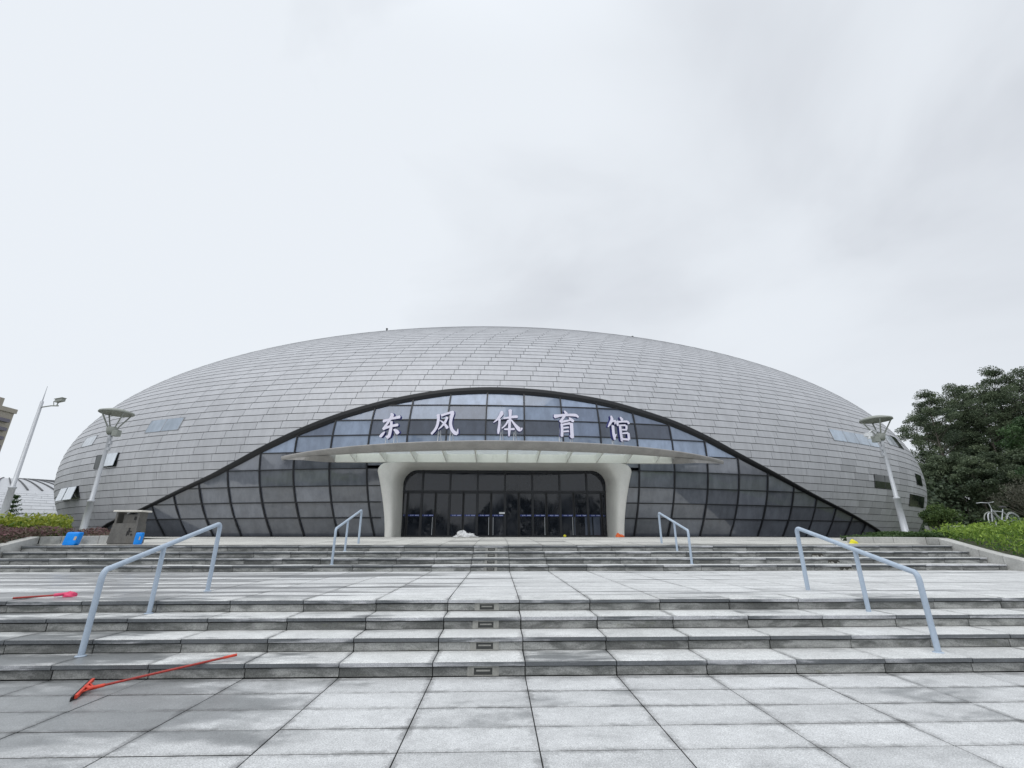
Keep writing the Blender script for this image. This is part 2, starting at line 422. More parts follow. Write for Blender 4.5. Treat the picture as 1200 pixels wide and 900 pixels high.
# ------------------------------------------------------------------ the arena
EX, EY, EZ, EA, EB, EC, ETH = 2.643, 57.885, 6.81, 46.915, 29.859, 17.37, .104
cs, sn = math.cos(ETH), math.sin(ETH)
def ell(ph, z, off=0., E=(EX,EY,EZ,EA,EB,EC,cs,sn)):
    ex, ey, ez, a, b_, c, c1, s1 = E
    q = max(-.9999, min(.9999, (z-ez)/c)); k = math.sqrt(1-q*q)
    lx, ly = a*k*math.cos(ph), b_*k*math.sin(ph)
    n = Vector((lx/a**2, ly/b_**2, (z-ez)/c**2)).normalized()
    lx += n.x*off; ly += n.y*off
    return Vector((ex+c1*lx-s1*ly, ey+s1*lx+c1*ly, z+n.z*off))
rad = math.radians
ARCH = [(-141.5,1.2),(-137.16,2.2),(-129.15,3.32),(-122.05,4.90),(-119.02,5.77),(-116.18,6.81),(-113.42,7.82),(-110.44,8.80),(-107.61,9.55),(-105.33,10.03),(-102.56,10.49),(-100.2,10.72),(-97.26,10.82),(-93.32,10.68),(-89.11,10.22),(-86.3,9.72),(-82.48,8.78),(-79.62,7.82),(-76.57,6.68),(-72.63,5.43),(-67.82,4.14),(-61.32,2.86),(-55.38,1.88),(-51.0,1.2)]
# smooth the traced arch with a Catmull-Rom spline, tabulated
def catmull(P, n=12):
    out = []
    for i in range(len(P)-1):
        p0, p1, p2, p3 = P[max(i-1,0)], P[i], P[i+1], P[min(i+2, len(P)-1)]
        for k in range(n):
            t = k/n
            out.append(tuple(.5*((2*p1[d])+(-p0[d]+p2[d])*t+(2*p0[d]-5*p1[d]+4*p2[d]-p3[d])*t*t+(-p0[d]+3*p1[d]-3*p2[d]+p3[d])*t**3) for d in (0,1)))
    out.append(P[-1]); return out
AC = catmull(ARCH); AX = np.array([a for a, _ in AC]); AZ = np.array([z for _, z in AC])
for _ in range(6): AZ[1:-1] = (AZ[:-2]+2*AZ[1:-1]+AZ[2:])/4
def az(ph_deg):
    return float(np.interp(ph_deg, AX, AZ)) if AX[0] <= ph_deg <= AX[-1] else -9.
def clip(poly, g):
    out = []
    for i in range(len(poly)):
        p, q = poly[i], poly[(i+1) % len(poly)]; a, c = g(p), g(q)
        if a >= 0: out.append(p)
        if a*c < 0:
            t = a/(a-c); out.append(tuple(lerp(u, v, t) for u, v in zip(p, q)))
    return out
BZ = 1.30
arena = thing('sports_hall', 'silver grey shingled egg-shaped dome hall with arched dark glass front and white portal', 'building', (.43, 29.3, 1.44))

def ring_table(a, b_):
    ph = np.linspace(-PI*1.5, PI*.5, 2400); d = np.hypot(-a*np.sin(ph), b_*np.cos(ph))
    s = np.concatenate([[0], np.cumsum((d[1:]+d[:-1])/2*np.diff(ph))]); return ph, s
def row_levels(z0, ez, b_, c, step):
    t = math.asin((z0-ez)/c); zs = [z0]
    while True:
        t += step/math.hypot(b_*math.sin(t), c*math.cos(t))
        if t > PI/2-.035: break
        zs.append(ez+c*math.sin(t))
    return zs
def shingle(b, E, zs, pw, gapz, gapx, thick, arch=None, tints=None, dphi=.17, skip_back=False):
    a, b_ = E[3], E[4]; ph, s = ring_table(a, b_); P = s[-1]
    s0 = np.interp(-PI/2+.10, ph, s)
    for r in range(len(zs)-1):
        z0, z1 = zs[r], zs[r+1]; zc = (z0+z1)/2
        k = math.sqrt(max(1e-6, 1-((zc-E[2])/E[5])**2)); n = max(8, round(P*k/pw)); w = P/n
        off = (r*dphi) % 1+random.uniform(-.04, .04)
        dz = (z1-z0); g = gapz*dz
        for j in range(n):
            sa = s0+(j+off)*w; sb = sa+w
            fa = np.interp(sa % P if sa >= P else sa, s, ph); fb = np.interp(sb % P if sb >= P else sb, s, ph)
            if fb < fa: fb += 2*PI
            gx = gapx/(P*k)*2*PI
            fa += gx*.5; fb -= gx*.5
            t = min(1, max(0, random.gauss(.60, .055)))
            if tints: t = tints(fa, z0, t)
            poly = [(fa, z0+g*.5), (fb, z0+g*.5), (fb, z1-g*.5), (fa, z1-g*.5)]
            if arch:
                A0, A1 = arch(math.degrees(fa)), arch(math.degrees(fb))
                if A0 < -5 and A1 > -5: A0 = A1-.6
                if A1 < -5 and A0 > -5: A1 = A0-.6
                poly = clip(poly, lambda p: p[1]-(A0+(A1-A0)*(p[0]-fa)/(fb-fa)))
                if len(poly) < 3: continue
            def off_of(z): return lerp(thick, thick*.55, (z-z0)/dz)
            top = [ell(p[0], p[1], off_of(p[1]), E) for p in poly]
            b.face(top, 0, t)
            for i in range(len(poly)):
                p, q = poly[i], poly[(i+1) % len(poly)]
                if p[1] > z1-g and q[1] > z1-g: continue
                b.face([ell(p[0], p[1], -.02, E), ell(q[0], q[1], -.02, E), top[(i+1) % len(poly)], top[i]], 0, t*.9)
E1 = (EX,EY,EZ,EA,EB,EC,cs,sn)
zs = row_levels(BZ, EZ, EB, EC, .505)
def tints(f, z, t):
    d = math.degrees(f)
    if -66 < d < -52 and 3.0 < z < 8.0 and random.random() < .42: return random.uniform(.05, .30)   # newer dull panels
    if d < -139 and d > -160 and 5 < z < 10 and random.random() < .25: return random.uniform(.8, 1)
    return t
b = MB(); shingle(b, E1, zs, 1.80, .072, .026, .032, az, tints)
zt = zs[-1]
ring = [ell(2*PI*j/48, zt, .02) for j in range(48)]
b.face(ring, 0, .62)
b.build('cladding', M['clad'], arena)
# dark substrate under the shingles, standing in for lap shadow in the row gaps (same ellipsoid, cut on the same arch)
b = MB()
nph = 360
lv = [BZ+(zt-BZ)*i/60 for i in range(61)]
for i in range(60):
    for j in range(nph):
        f0, f1 = -PI*1.5+2*PI*j/nph, -PI*1.5+2*PI*(j+1)/nph
        poly = [(f0, lv[i]), (f1, lv[i]), (f1, lv[i+1]), (f0, lv[i+1])]
        A0, A1 = az(math.degrees(f0)), az(math.degrees(f1))
        if A0 > -5 or A1 > -5:
            A0 = max(A0, 0); A1 = max(A1, 0)
            poly = clip(poly, lambda p: p[1]-(A0+.05+(A1-A0)*(p[0]-f0)/(f1-f0)))
            if len(poly) < 3: continue
        b.face([ell(p[0], p[1], -.06) for p in poly])
b.build('substrate', M['sub'], arena)
# arch trim: dark reveal band along the cut edge
b = MB(); rows = []
n = len(AX)
for i in range(0, n, 2):
    d = AX[i]; z = AZ[i]
    j0, j1 = max(0, i-2), min(n-1, i+2)
    p0 = ell(rad(AX[j0]), AZ[j0]); p1 = ell(rad(AX[j1]), AZ[j1])
    tg = (p1-p0).normalized(); P = ell(rad(d), z)
    nn = (ell(rad(d), z, 1)-P).normalized(); dn = tg.cross(nn)
    if dn.z > 0: dn = -dn
    w = .16+.20*sstep(2.5, 9.5, z)
    rows.append([P-dn*.03+nn*.0, P-dn*.03+nn*.06, P+dn*.02+nn*.075, P+dn*w*.55+nn*.03, P+dn*w-nn*.13, P+dn*w-nn*.42, P-nn*.42])
b.grid(rows, 0, .5, False); b.build('arch_trim', M['trim'], arena)

# glazing bays
GO = -.16
TZ = [1.38, 2.50, 3.42, 4.38, 5.41, 6.47, 7.52, 8.53, 9.56, 10.9]
mk = [-107.13+3.02*k for k in range(-9, 19)]
mk = [m for m in mk if az(m) > 1.5]
edges = [-139.5]+mk+[-53.5]
PX = .43; PW = 6.3
def phi_at(X):
    g = np.linspace(-130, -60, 2801); return float(g[np.argmin([abs(ell(rad(q), 3.2, GO).x-X) for q in g])])
PHL, PHR = phi_at(PX-6.78), phi_at(PX+6.78)
glm = [M['glass'], M['glass_low'], M['glass_mid'], M['glass_pale']]
def behind_portal(ph, z):
    p = ell(rad(ph), z, GO); return abs(p.x-PX) < 6.2 and z < 5.2
for a, c in zip(edges[:-1], edges[1:]):
    b = MB()
    for i in range(len(TZ)-1):
        z0, z1 = TZ[i], TZ[i+1]
        A0, A1, Am = az(a), az(c), az((a+c)/2)
        if a == edges[0]: A0 = max(A0, 1.3)
        bp = c > PHL and a < PHR
        if bp and PHL <= a and c <= PHR and z1 < 5.5: continue
        if bp and z1 > 5.5 and z0 < 5.5: z0 = 5.60
        poly = [(a, z0), ((a+c)/2, z0), (c, z0), (c, z1), ((a+c)/2, z1), (a, z1)]
        mid = (a+c)/2
        poly = clip(poly, lambda p: (A0+(Am-A0)*(p[0]-a)/(mid-a) if p[0] < mid else Am+(A1-Am)*(p[0]-mid)/(c-mid))-p[1])
        if bp and z1 < 5.5: poly = clip(poly, (lambda p: PHL-p[0]) if a < PHL else (lambda p: p[0]-PHR))
        if len(poly) < 3: continue
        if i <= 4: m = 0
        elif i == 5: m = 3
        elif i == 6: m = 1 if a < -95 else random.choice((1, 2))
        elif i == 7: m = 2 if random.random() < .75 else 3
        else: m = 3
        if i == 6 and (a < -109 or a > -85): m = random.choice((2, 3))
        # each pane is a flat sheet set with its own tiny tilt
        o1, o2, o3 = jit(.012), jit(.012), jit(.012)
        q = []
        for p in poly:
            u = (p[0]-a)/(c-a); v = (p[1]-z0)/(z1-z0)
            q.append(ell(rad(p[0]), p[1], GO+o1+o2*u+o3*v))
        b.face(q, m, random.random())
    if b.f: b.build('glazed_bay', glm, arena)
# mullions
for m in mk:
    top = az(m)-.1
    zz = list(np.linspace(1.36, top, max(3, int((top-1.3)/.6))))
    if abs(ell(rad(m), 3).x-PX) < 6.8: zz = [z for z in np.linspace(5.62, top, 12)]
    b = MB(); rows = []
    for z in zz:
        P = ell(rad(m), z); nn = (ell(rad(m), z, 1)-P); tg = (ell(rad(m+.1), z)-P); tg.z = 0; tg.normalize()
        rows.append([P+nn*(GO-.05)-tg*.042, P+nn*(GO+.075)-tg*.042, P+nn*(GO+.075)+tg*.042, P+nn*(GO-.05)+tg*.042])
    b.grid(rows, 0, .5, False); b.build('mullion', M['mull'], arena)
for z in TZ[1:-1]:
    inside = [i for i in range(n) if AZ[i] > z+.05]
    d0, d1 = AX[inside[0]], AX[inside[-1]]
    b = MB(); rows = []
    for d in np.linspace(d0, d1, int((d1-d0)/1.0)+2):
        P = ell(rad(d), z)
        if z < 5.5 and abs(P.x-PX) < 6.85:
            if rows: b.grid(rows, 0, .5, False); b.build('transom', M['mull'], arena); b = MB(); rows = []
            continue
        nn = (ell(rad(d), z, 1)-P)
        up = Vector((0,0,1)); up = (up-nn*up.dot(nn)).normalized()
        rows.append([P+nn*(GO-.05)-up*.030, P+nn*(GO+.055)-up*.030, P+nn*(GO+.055)+up*.030, P+nn*(GO-.05)+up*.030])
    if rows: b.grid(rows, 0, .5, False)
    b.build('transom', M['mull'], arena)
b = MB(); rows = []
for d in np.linspace(-139.5, -53.5, 90):
    P = ell(rad(d), 1.42); nn = (ell(rad(d), 1.42, 1)-P); nn.z = 0; nn.normalize()
    rows.append([P+nn*.0+Vector((0,0,-.15)), P+nn*.06+Vector((0,0,-.15)), P+nn*.06+Vector((0,0,.06)), P-nn*.2+Vector((0,0,.06))])
b.grid(rows, 0, .5, False); b.build('base_sill', M['trim'], arena)
# windows set into the shingles
def window(d0, d1, z0, z1, panes, label=None, pm=None, lean=0.):
    f = MB(); t = .05; OF = .062
    pts = lambda d, z, o: ell(rad(d+lean*(z-z0)), z, o)
    w = (d1-d0)/panes; root = None
    def bar(da, za, db, zb, du, dv):
        a_, c_ = (da, za), (db, zb)
        o4 = [(da-du, za-dv), (db-du if du else db, zb-dv if dv else zb)]
        q = [(da-du, za-dv), (db-du if du else db+0, zb-dv), (db+du, zb+dv), (da+du, za+dv)]
        if du: q = [(da-du, za), (da+du, za), (db+du, zb), (db-du, zb)]
        else: q = [(da, za-dv), (db, zb-dv), (db, zb+dv), (da, za+dv)]
        top = [pts(x, z, OF) for x, z in q]; bot = [pts(x, z, -.02) for x, z in q]
        f.face(top)
        for i in range(4): f.face([bot[i], bot[(i+1) % 4], top[(i+1) % 4], top[i]])
    dd = .03/ (ell(rad(d0+1), z0)-ell(rad(d0), z0)).length
    bar(d0, z0, d1, z0, 0, .016); bar(d0, z1, d1, z1, 0, .016)
    for i in range(panes+1): bar(d0+w*i, z0, d0+w*i, z1, dd, 0)
    fr = f.build('window', M['mull'] if pm is M['pane_dark'] else M['pane_grey'], arena)
    for i in range(panes):
        b = MB(); x0, x1 = d0+w*i, d0+w*(i+1)
        ns = max(2, int((x1-x0)*1.5)); tt = random.random()
        for q in range(ns):
            u0, u1 = x0+(x1-x0)*q/ns, x0+(x1-x0)*(q+1)/ns; zm = (z0+z1)/2
            b.face([pts(u0, z0, .05), pts(u1, z0, .05), pts(u1, zm, .05), pts(u0, zm, .05)], 0, tt); b.face([pts(u0, zm, .05), pts(u1, zm, .05), pts(u1, z1, .05), pts(u0, z1, .05)], 0, tt)
        b.build('pane', pm or M['glass_pale'], fr)
    return fr
def sash(fr, d0, d1, z0, z1, out):
    """top-hung sash swung outwards"""
    a, c = ell(rad(d0), z1, .08), ell(rad(d1), z1, .08)
    e, g = ell(rad(d1), z0, .08), ell(rad(d0), z0, .08)
    nn = (ell(rad((d0+d1)/2), z0, 1)-ell(rad((d0+d1)/2), z0)); nn.normalize()
    e, g = e+nn*out+Vector((0,0,.04)), g+nn*out+Vector((0,0,.04))
    b = MB(); k = nn*.04
    b.face([a, g, e, c], 0, .7); b.face([a+k, c+k, e+k, g+k][::-1], 0, .7)
    for p, q in ((a, g), (g, e), (e, c), (c, a)): b.face([p, q, q+k, p+k], 0, .7)
    b.build('open_sash', M['pane_sky'], fr)
window(-130.1, -125.6, 8.38, 9.29, 2, pm=M['pane_pale'])
window(-142.9, -139.6, 8.06, 8.82, 1, pm=M['pane_sky'])
fr = window(-137.1, -132.9, 6.15, 7.1, 2, pm=M['pane_dark']); sash(fr, -134.9, -133.0, 6.17, 7.1, .12)
fr = window(-146.2, -140.5, 4.18, 5.05, 2, pm=M['pane_dark']); sash(fr, -146.1, -143.6, 4.2, 5.05, .42); sash(fr, -143.2, -140.7, 4.2, 5.05, .42)
window(-64.4, -55.5, 8.42, 9.32, 4, pm=M['pane_pale'])
window(-59.0, -54.6, 5.1, 6.08, 2, pm=M['pane_dark'])
window(-49.7, -41.9, 3.96, 4.92, 2, pm=M['pane_dark'])
window(-46.4, -43.0, 5.85, 6.8, 1, pm=M['pane_dark'])
window(-51.8, -48.7, 9.0, 9.95, 1, pm=M['pane_sky']); window(-48.6, -46.3, 9.0, 10.1, 1, pm=M['pane_dark'])
# small things on the roof skyline
b = MB(); b.tube([(-12.5,46.0,22.4),(-12.5,46.0,23.3)], .07, 8); b.lathe((-12.5,46,23.25), [(.11,0),(.12,.08),(0,.16)], 10); b.build('roof_vent', M['dark'], arena)
b = MB(); b.tube([(15.2,47.0,22.2),(15.2,47.0,23.2)], .07, 8); b.lathe((15.2,47,23.15), [(.11,0),(.12,.08),(0,.16)], 10); b.build('roof_vent', M['dark'], arena)

# portal: white rounded frame round the doors
def arc_path(wb, wt, hgt, r, yv, yb=None):
    pts = []
    for i in range(9):
        u = i/8; z = 1.36+(hgt-r-1.36)*u
        w = wb+(wt-wb)*(u**1.6)
        pts.append((PX-w, yv, z))
    for i in range(1, 9):
        a = PI*(1-.5*i/8); pts.append((PX-wt+r+r*math.cos(a), yv, hgt-r+r*math.sin(a)))
    half = pts[:]
    for i in range(1, 6): pts.append((PX-wt+r+(2*(wt-r))*i/6, yv, hgt))
    pts += [(2*PX-x, y_, z) for x, y_, z in half[::-1]]
    return pts
loops = [arc_path(6.88, 7.62, 5.655, .5, 29.7), arc_path(6.88, 7.62, 5.655, .5, 27.45), arc_path(6.85, 7.58, 5.655, .5, 27.31), arc_path(6.76, 7.48, 5.655, .5, 27.24), arc_path(6.62, 7.30, 5.655, .6, 27.20),
         arc_path(6.50, 7.00, 5.652, .9, 27.21), arc_path(6.43, 6.78, 5.640, 1.15, 27.30), arc_path(6.39, 6.64, 5.615, 1.2, 27.5), arc_path(6.36, 6.54, 5.57, 1.15, 27.9),
         arc_path(6.33, 6.46, 5.52, 1.0, 28.5), arc_path(6.32, 6.42, 5.47, .88, 29.28)]
b = MB(); b.grid(loops, 0, .5, True); b.build('portal', M['portal'], arena)
# door wall
DY = 29.30
b = MB(); b.face([(PX-6.6,DY+.02,1.36),(PX+6.6,DY+.02,1.36),(PX+6.6,DY+.02,5.6),(PX-6.6,DY+.02,5.6)]); b.build('back_panel', M['dark'], arena)
for k in range(-4, 4):
    x0, x1 = PX+1.73*k, PX+1.73*(k+1); x0 = max(x0, PX-6.45); x1 = min(x1, PX+6.45)
    b = MB(); o1 = jit(.01); o2 = jit(.012)
    b.face([(x0,DY-.01+o1,4.16),(x1,DY-.01+o2,4.16),(x1,DY-.01+o2,5.5),(x0,DY-.01+o1,5.5)], 0, random.random()); b.build('fanlight', M['door_glass'], arena)
for k in range(-3, 4):
    b = MB(); x = PX+1.73*k; b.box(x-.055, x+.055, DY-.11, DY, 1.40, 5.5); b.build('door_mullion', M['mull'], arena)
b = MB(); b.box(PX-6.4, PX+6.4, DY-.085, DY-.002, 4.10, 4.21); b.box(PX-6.4, PX+6.4, DY-.085, DY-.002, 5.30, 5.5); b.build('door_head', M['mull'], arena)
leaf = 0
for k in range(-4, 4):
    for h in (0, 1):
        x0 = PX+1.73*k+.865*h; x1 = x0+.865
        if x1 < PX-6.2 or x0 > PX+6.2: continue
        x0 = max(x0, PX-6.36); x1 = min(x1, PX+6.36)
        leaf += 1
        b = MB(); a, c = x0+.035, x1-.035; o1, o2 = jit(.006), jit(.006)
        b.box(a, a+.045, DY-.07, DY-.015, 1.44, 4.10, 1); b.box(c-.045, c, DY-.07, DY-.015, 1.44, 4.10, 1); b.box(a+.047, c-.047, DY-.07, DY-.015, 1.44, 1.53, 1); b.box(a+.047, c-.047, DY-.07, DY-.015, 4.02, 4.10, 1)
        b.face([(a+.03,DY-.045+o1,1.5),(c-.03,DY-.045+o2,1.5),(c-.03,DY-.045+o2,4.06),(a+.03,DY-.045+o1,4.06)], 0, random.random())
        dr = b.build('door', [M['door_glass'], M['mull']], arena)
        if leaf not in (4, 9):
            b = MB(); b.box(a+.05, c-.05, DY-.062, DY-.058, 2.655, 2.755)
            st = b.build('stripe', M['stripe'], dr)
            b = MB()
            for u in (.18, .30, .40, .62, .70, .78, .86):
                xx = lerp(a+.05, c-.05, u); b.box(xx, xx+.04, DY-.066, DY-.0635, 2.68, 2.735)
            b.build('stripe_mark', M['mark'], dr)
        if leaf in (3, 7, 8, 11, 13):
            b = MB(); hx = (c-.10) if leaf % 2 else (a+.10); b.tube([(hx,DY-.12,1.55),(hx,DY-.12,2.60)], .018, 8)
            for zz in (1.8, 2.4): b.tube([(hx,DY-.12,zz),(hx,DY-.04,zz)], .01, 6)
            b.build('handle', M['galv'], dr)
b = MB(); b.box(.07, .42, DY-.13, DY-.115, 2.80, 2.90); b.build('door_notice', M['white_post'], arena)
b = MB()
for x, w in ((PX+3.9,.50),(PX+4.45,.35),(PX+4.95,.45),(PX+5.5,.4)): b.box(x, x+w, DY-.044, DY-.040, 1.55, 2.62)
b.build('door_curtain', M['glass_low'], arena)

# canopy: lens shaped roof with tubular rim, ribs and frosted glass
CX, CYC, CR = .2, 44.1, 20.6
def rim_y(x, ins=0.): return CYC-math.sqrt((CR-ins)**2-(x-CX)**2)
can = MB(); rows = []
xsr = np.linspace(-13.65, 14.95, 81)
for x in xsr:
    u = abs(x-.6)/14.3; k = max(.10, (1-u**2.6))       # depth of the rim tapers to the tips
    P = Vector((x, rim_y(x), 0)); nr = Vector((CX-x, CYC-P.y, 0)).normalized()
    zc_ = 6.10
    prof = [(1.1*k, .10+.05*k), (.35*k, .160), (.09, .165), (.02, .145), (.0, .115), (.05*k, .07), (.20*k, -.01-.02*k), (.40*k, -.05-.10*k), (.62*k, -.08-.17*k), (.70*k, -.08-.17*k), (.72*k, -.03), (1.1*k, .06)]
    rows.append([(P.x+nr.x*d, P.y+nr.y*d, zc_+h) for d, h in prof])
can.grid(rows, 0, .5, True, True); can.face(rows[0], 0); can.face(rows[-1][::-1], 0)
canopy = can.build('canopy', M['canopy'], arena)
b = MB(); rows = [[(x, rim_y(x)+.45, 6.215) for x in xsr[4:-4]], [(x, max(29.2, rim_y(x)+.6), 6.235) for x in xsr[4:-4]]]
b.grid(rows, 0, .5, False)
b.build('glass_roof', M['can_glass'], canopy)
b = MB(); b.box(-9.7, 10.5, 27.22, 27.52, 5.665, 6.17); b.build('back_beam', M['canopy_in'], canopy)
for sgn, xe, xt in ((-1, -9.72, -13.45), (1, 10.52, 14.75)):
    b = MB(); r1 = []; r2 = []
    for u in np.linspace(0, 1, 14):
        xx = lerp(xe, xt, u); ya = rim_y(xx)+.30*(1-u)+.05; yb_ = max(27.5, ya+.02); zb_ = 5.668+.36*u**1.6
        r1.append((xx, ya, lerp(5.90, 6.06, u))); r2.append((xx, lerp(yb_, ya+.02, u**6), zb_))
    r3 = [(x_, y_+.02, 6.19) for x_, y_, z_ in r2]
    b.grid([r1, r2, r3], 0, .5, False); b.build('end_soffit', M['canopy'], canopy)
for k in range(-6, 7):
    x = .5+1.8*k
    if k == 6: x -= .25
    y0 = rim_y(x)+.42; y1 = 27.22
    if y1-y0 < .35 or not -9.6 < x < 10.4: continue
    b = MB(); t = .03
    q = [(y0, 5.99), (y1, 5.68), (y1, 6.17), (y0, 6.19)]
    for s, rev in ((-t, True), (t, False)):
        f = [(x+s, yy_, z) for yy_, z in q]; b.face(f[::-1] if rev else f)
    for i in range(4):
        (ya, za), (yb, zb) = q[i], q[(i+1) % 4]; b.face([(x-t,ya,za),(x+t,ya,za),(x+t,yb,zb),(x-t,yb,zb)])
    b.build('rib', M['canopy_in'], canopy)

# ------------------------------------------------------------------ sign characters on the canopy
def stroke_poly(S):
    P = [Vector((x, y, 0)) for x, y, w in S]; W = [w/2 for _, _, w in S]
    # subdivide softly
    Q = []; V = []
    for i in range(len(P)-1):
        p0, p1, p2, p3 = P[max(i-1,0)], P[i], P[i+1], P[min(i+2, len(P)-1)]
        for k in range(4):
            t = k/4; Q.append(.5*((2*p1)+(p2-p0)*t+(2*p0-5*p1+4*p2-p3)*t*t+(3*p1-p0-3*p2+p3)*t**3)); V.append(lerp(W[i], W[i+1], t))
    Q.append(P[-1]); V.append(W[-1])
    L_, R_ = [], []
    for i in range(len(Q)):
        d = (Q[min(i+1, len(Q)-1)]-Q[max(i-1, 0)]).normalized(); nn = Vector((-d.y, d.x, 0))
        L_.append(Q[i]+nn*V[i]); R_.append(Q[i]-nn*V[i])
    d0 = (Q[0]-Q[1]).normalized(); d1 = (Q[-1]-Q[-2]).normalized()
    return L_, R_, Q[0]+d0*V[0]*.45, Q[-1]+d1*V[-1]*.45
def strokes_mesh(strokes, cx, yb, s, fx, grow, y0, y1, base, rot, only_front=False):
    """solid strokes; y0 = front depth, y1 = back depth (local, towards the hall)"""
    b = MB(); c, sn_ = math.cos(rot), math.sin(rot)
    for i, S in enumerate(strokes):
        S = [(x, y, w+grow+7) for x, y, w in S]
        L_, R_, c0, c1 = stroke_poly(S); e = i*.002
        def tr(p, y):
            u = (p.x-cx)*s/fx; v = (yb-p.y)*s
            return (base[0]+u*c-y*sn_, base[1]+u*sn_+y*c, base[2]+v)
        yf, yk = y0-e, y1-e
        for k in range(len(L_)-1):
            b.face([tr(L_[k], yf), tr(R_[k], yf), tr(R_[k+1], yf), tr(L_[k+1], yf)], 0)
            b.face([tr(L_[k], yk), tr(L_[k+1], yk), tr(R_[k+1], yk), tr(R_[k], yk)], 1)
        b.face([tr(L_[0], yf), tr(c0, yf), tr(R_[0], yf)], 0); b.face([tr(L_[-1], yf), tr(R_[-1], yf), tr(c1, yf)], 0)
        rim = [c0]+R_+[c1]+L_[::-1]
        for k in range(len(rim)):
            p, q = rim[k], rim[(k+1) % len(rim)]
            b.face([tr(p, yf), tr(p, yk), tr(q, yk), tr(q, yf)], 1)
    return b
DONG = [[(225,325,75),(330,300,45),(420,275,45),(590,250,70)], [(380,150,25),(415,195,75),(375,290,55),(300,420,50),(240,520,55)], [(235,515,60),(330,480,55),(450,455,55),(560,440,60)],
        [(410,345,50),(412,480,60),(400,620,62),(375,720,75)], [(375,740,60),(310,690,15)], [(280,590,18),(235,640,60),(190,700,65)], [(478,545,20),(540,590,75),(580,650,75)]]
FENG = [[(235,230,70),(248,330,58),(228,480,55),(180,590,52),(105,680,45)], [(310,250,55),(420,215,42),(540,180,55)], [(555,160,60),(560,220,80),(535,350,62),(530,470,62),(565,590,66),(630,670,75),(685,695,65)], [(690,690,50),(700,580,10)],
        [(448,300,50),(400,420,48),(330,510,32),(255,582,10)], [(288,368,14),(380,440,42),(465,555,62)]]
TI = [[(275,160,50),(275,215,85),(200,330,48),(95,425,10)], [(232,340,45),(226,480,48),(212,600,58),(205,685,30)], [(320,325,30),(420,310,38),(535,290,55),(640,285,60)], [(475,125,80),(475,250,58),(465,400,52),(455,600,60),(450,745,20)],
      [(432,370,40),(370,480,34),(285,562,18)], [(500,360,22),(590,480,52),(690,585,95),(755,548,10)], [(345,582,32),(460,580,36),(570,574,44)]]
YU = [[(385,150,25),(435,220,68)], [(150,295,90),(280,268,52),(400,250,52),(640,242,62),(710,290,30)], [(385,270,55),(330,350,50),(280,415,60)], [(290,425,48),(420,392,42),(520,365,30)], [(488,308,22),(540,355,62),(590,395,58)],
      [(310,465,48),(316,600,55),(305,760,58)], [(335,485,38),(430,460,42),(510,445,50)], [(540,445,70),(540,600,74),(545,785,74)], [(535,780,50),(490,738,12)], [(345,563,28),(470,545,34)], [(345,650,28),(470,635,34)]]
GUAN = [[(232,175,35),(248,260,62),(200,360,48),(145,455,15)], [(240,312,30),(300,295,40),(335,290,45)], [(330,300,40),(305,375,14)], [(258,415,55),(260,560,55),(268,650,60),(280,750,40)], [(265,725,45),(325,615,12)],
        [(448,185,30),(492,250,66)], [(372,285,30),(370,350,52),(375,405,30)], [(385,312,36),(500,290,40),(610,280,48)], [(615,275,40),(645,330,48)], [(425,385,48),(432,560,52),(445,775,48)],
        [(440,392,32),(560,378,40)], [(578,385,45),(575,470,42)], [(450,500,28),(580,488,34)], [(450,590,26),(600,565,40)], [(610,570,48),(615,720,52)], [(440,728,42),(610,728,44)]]
SC = 1/(20*20.9)
chars = [(DONG, '东', 400, 760, -6.09, 25.33, 6.66, .85, -.30), (FENG, '风', 400, 740, -2.96, 24.56, 6.66, .96, -.15), (TI, '体', 430, 750, .51, 24.30, 6.60, 1.0, 0.0),
         (YU, '育', 420, 820, 3.74, 24.62, 6.55, .97, .15), (GUAN, '馆', 395, 790, 6.88, 25.46, 6.60, .86, .30)]
for S, chn, cx, yb, X, Y, Z, fx, rot in chars:
    t = thing('sign_character', f'white raised sign character {chn} with blue edges standing on the canopy', 'sign character', (X, Y, 6.24), 'sign characters above the entrance')
    strokes_mesh(S, cx, yb, SC, fx, 0, -.10, .0, (X, Y, Z), rot).build('character_face', [M['letter'], M['letter_side']], t)
    strokes_mesh(S, cx, yb, SC, fx, 22, .02, .07, (X, Y, Z), rot).build('backing', [M['letter_side'], M['letter_side']], t)
    c, s_ = math.cos(rot), math.sin(rot)
    xsx = [p[0] for q in S for p in q]; ww = (max(xsx)-min(xsx))*SC/fx
    for u in (-.22, .24):
        b = MB()
        px, py = X+u*ww*c-.12*-s_*0, Y+u*ww*s_
        b.tube([(px-.10*c, py+.14, 6.22), (px-.03*c, py+.14, Z+.75)], .022, 6); b.tube([(px+.10*c, py+.45, 6.22), (px+.02*c, py+.16, Z+.6)], .02, 6)
        b.tube([(px-.04*c, py+.14, Z+.3), (px+.05*c, py+.36, Z+.05)], .014, 6)
        b.build('support_frame', M['white_post'], t)

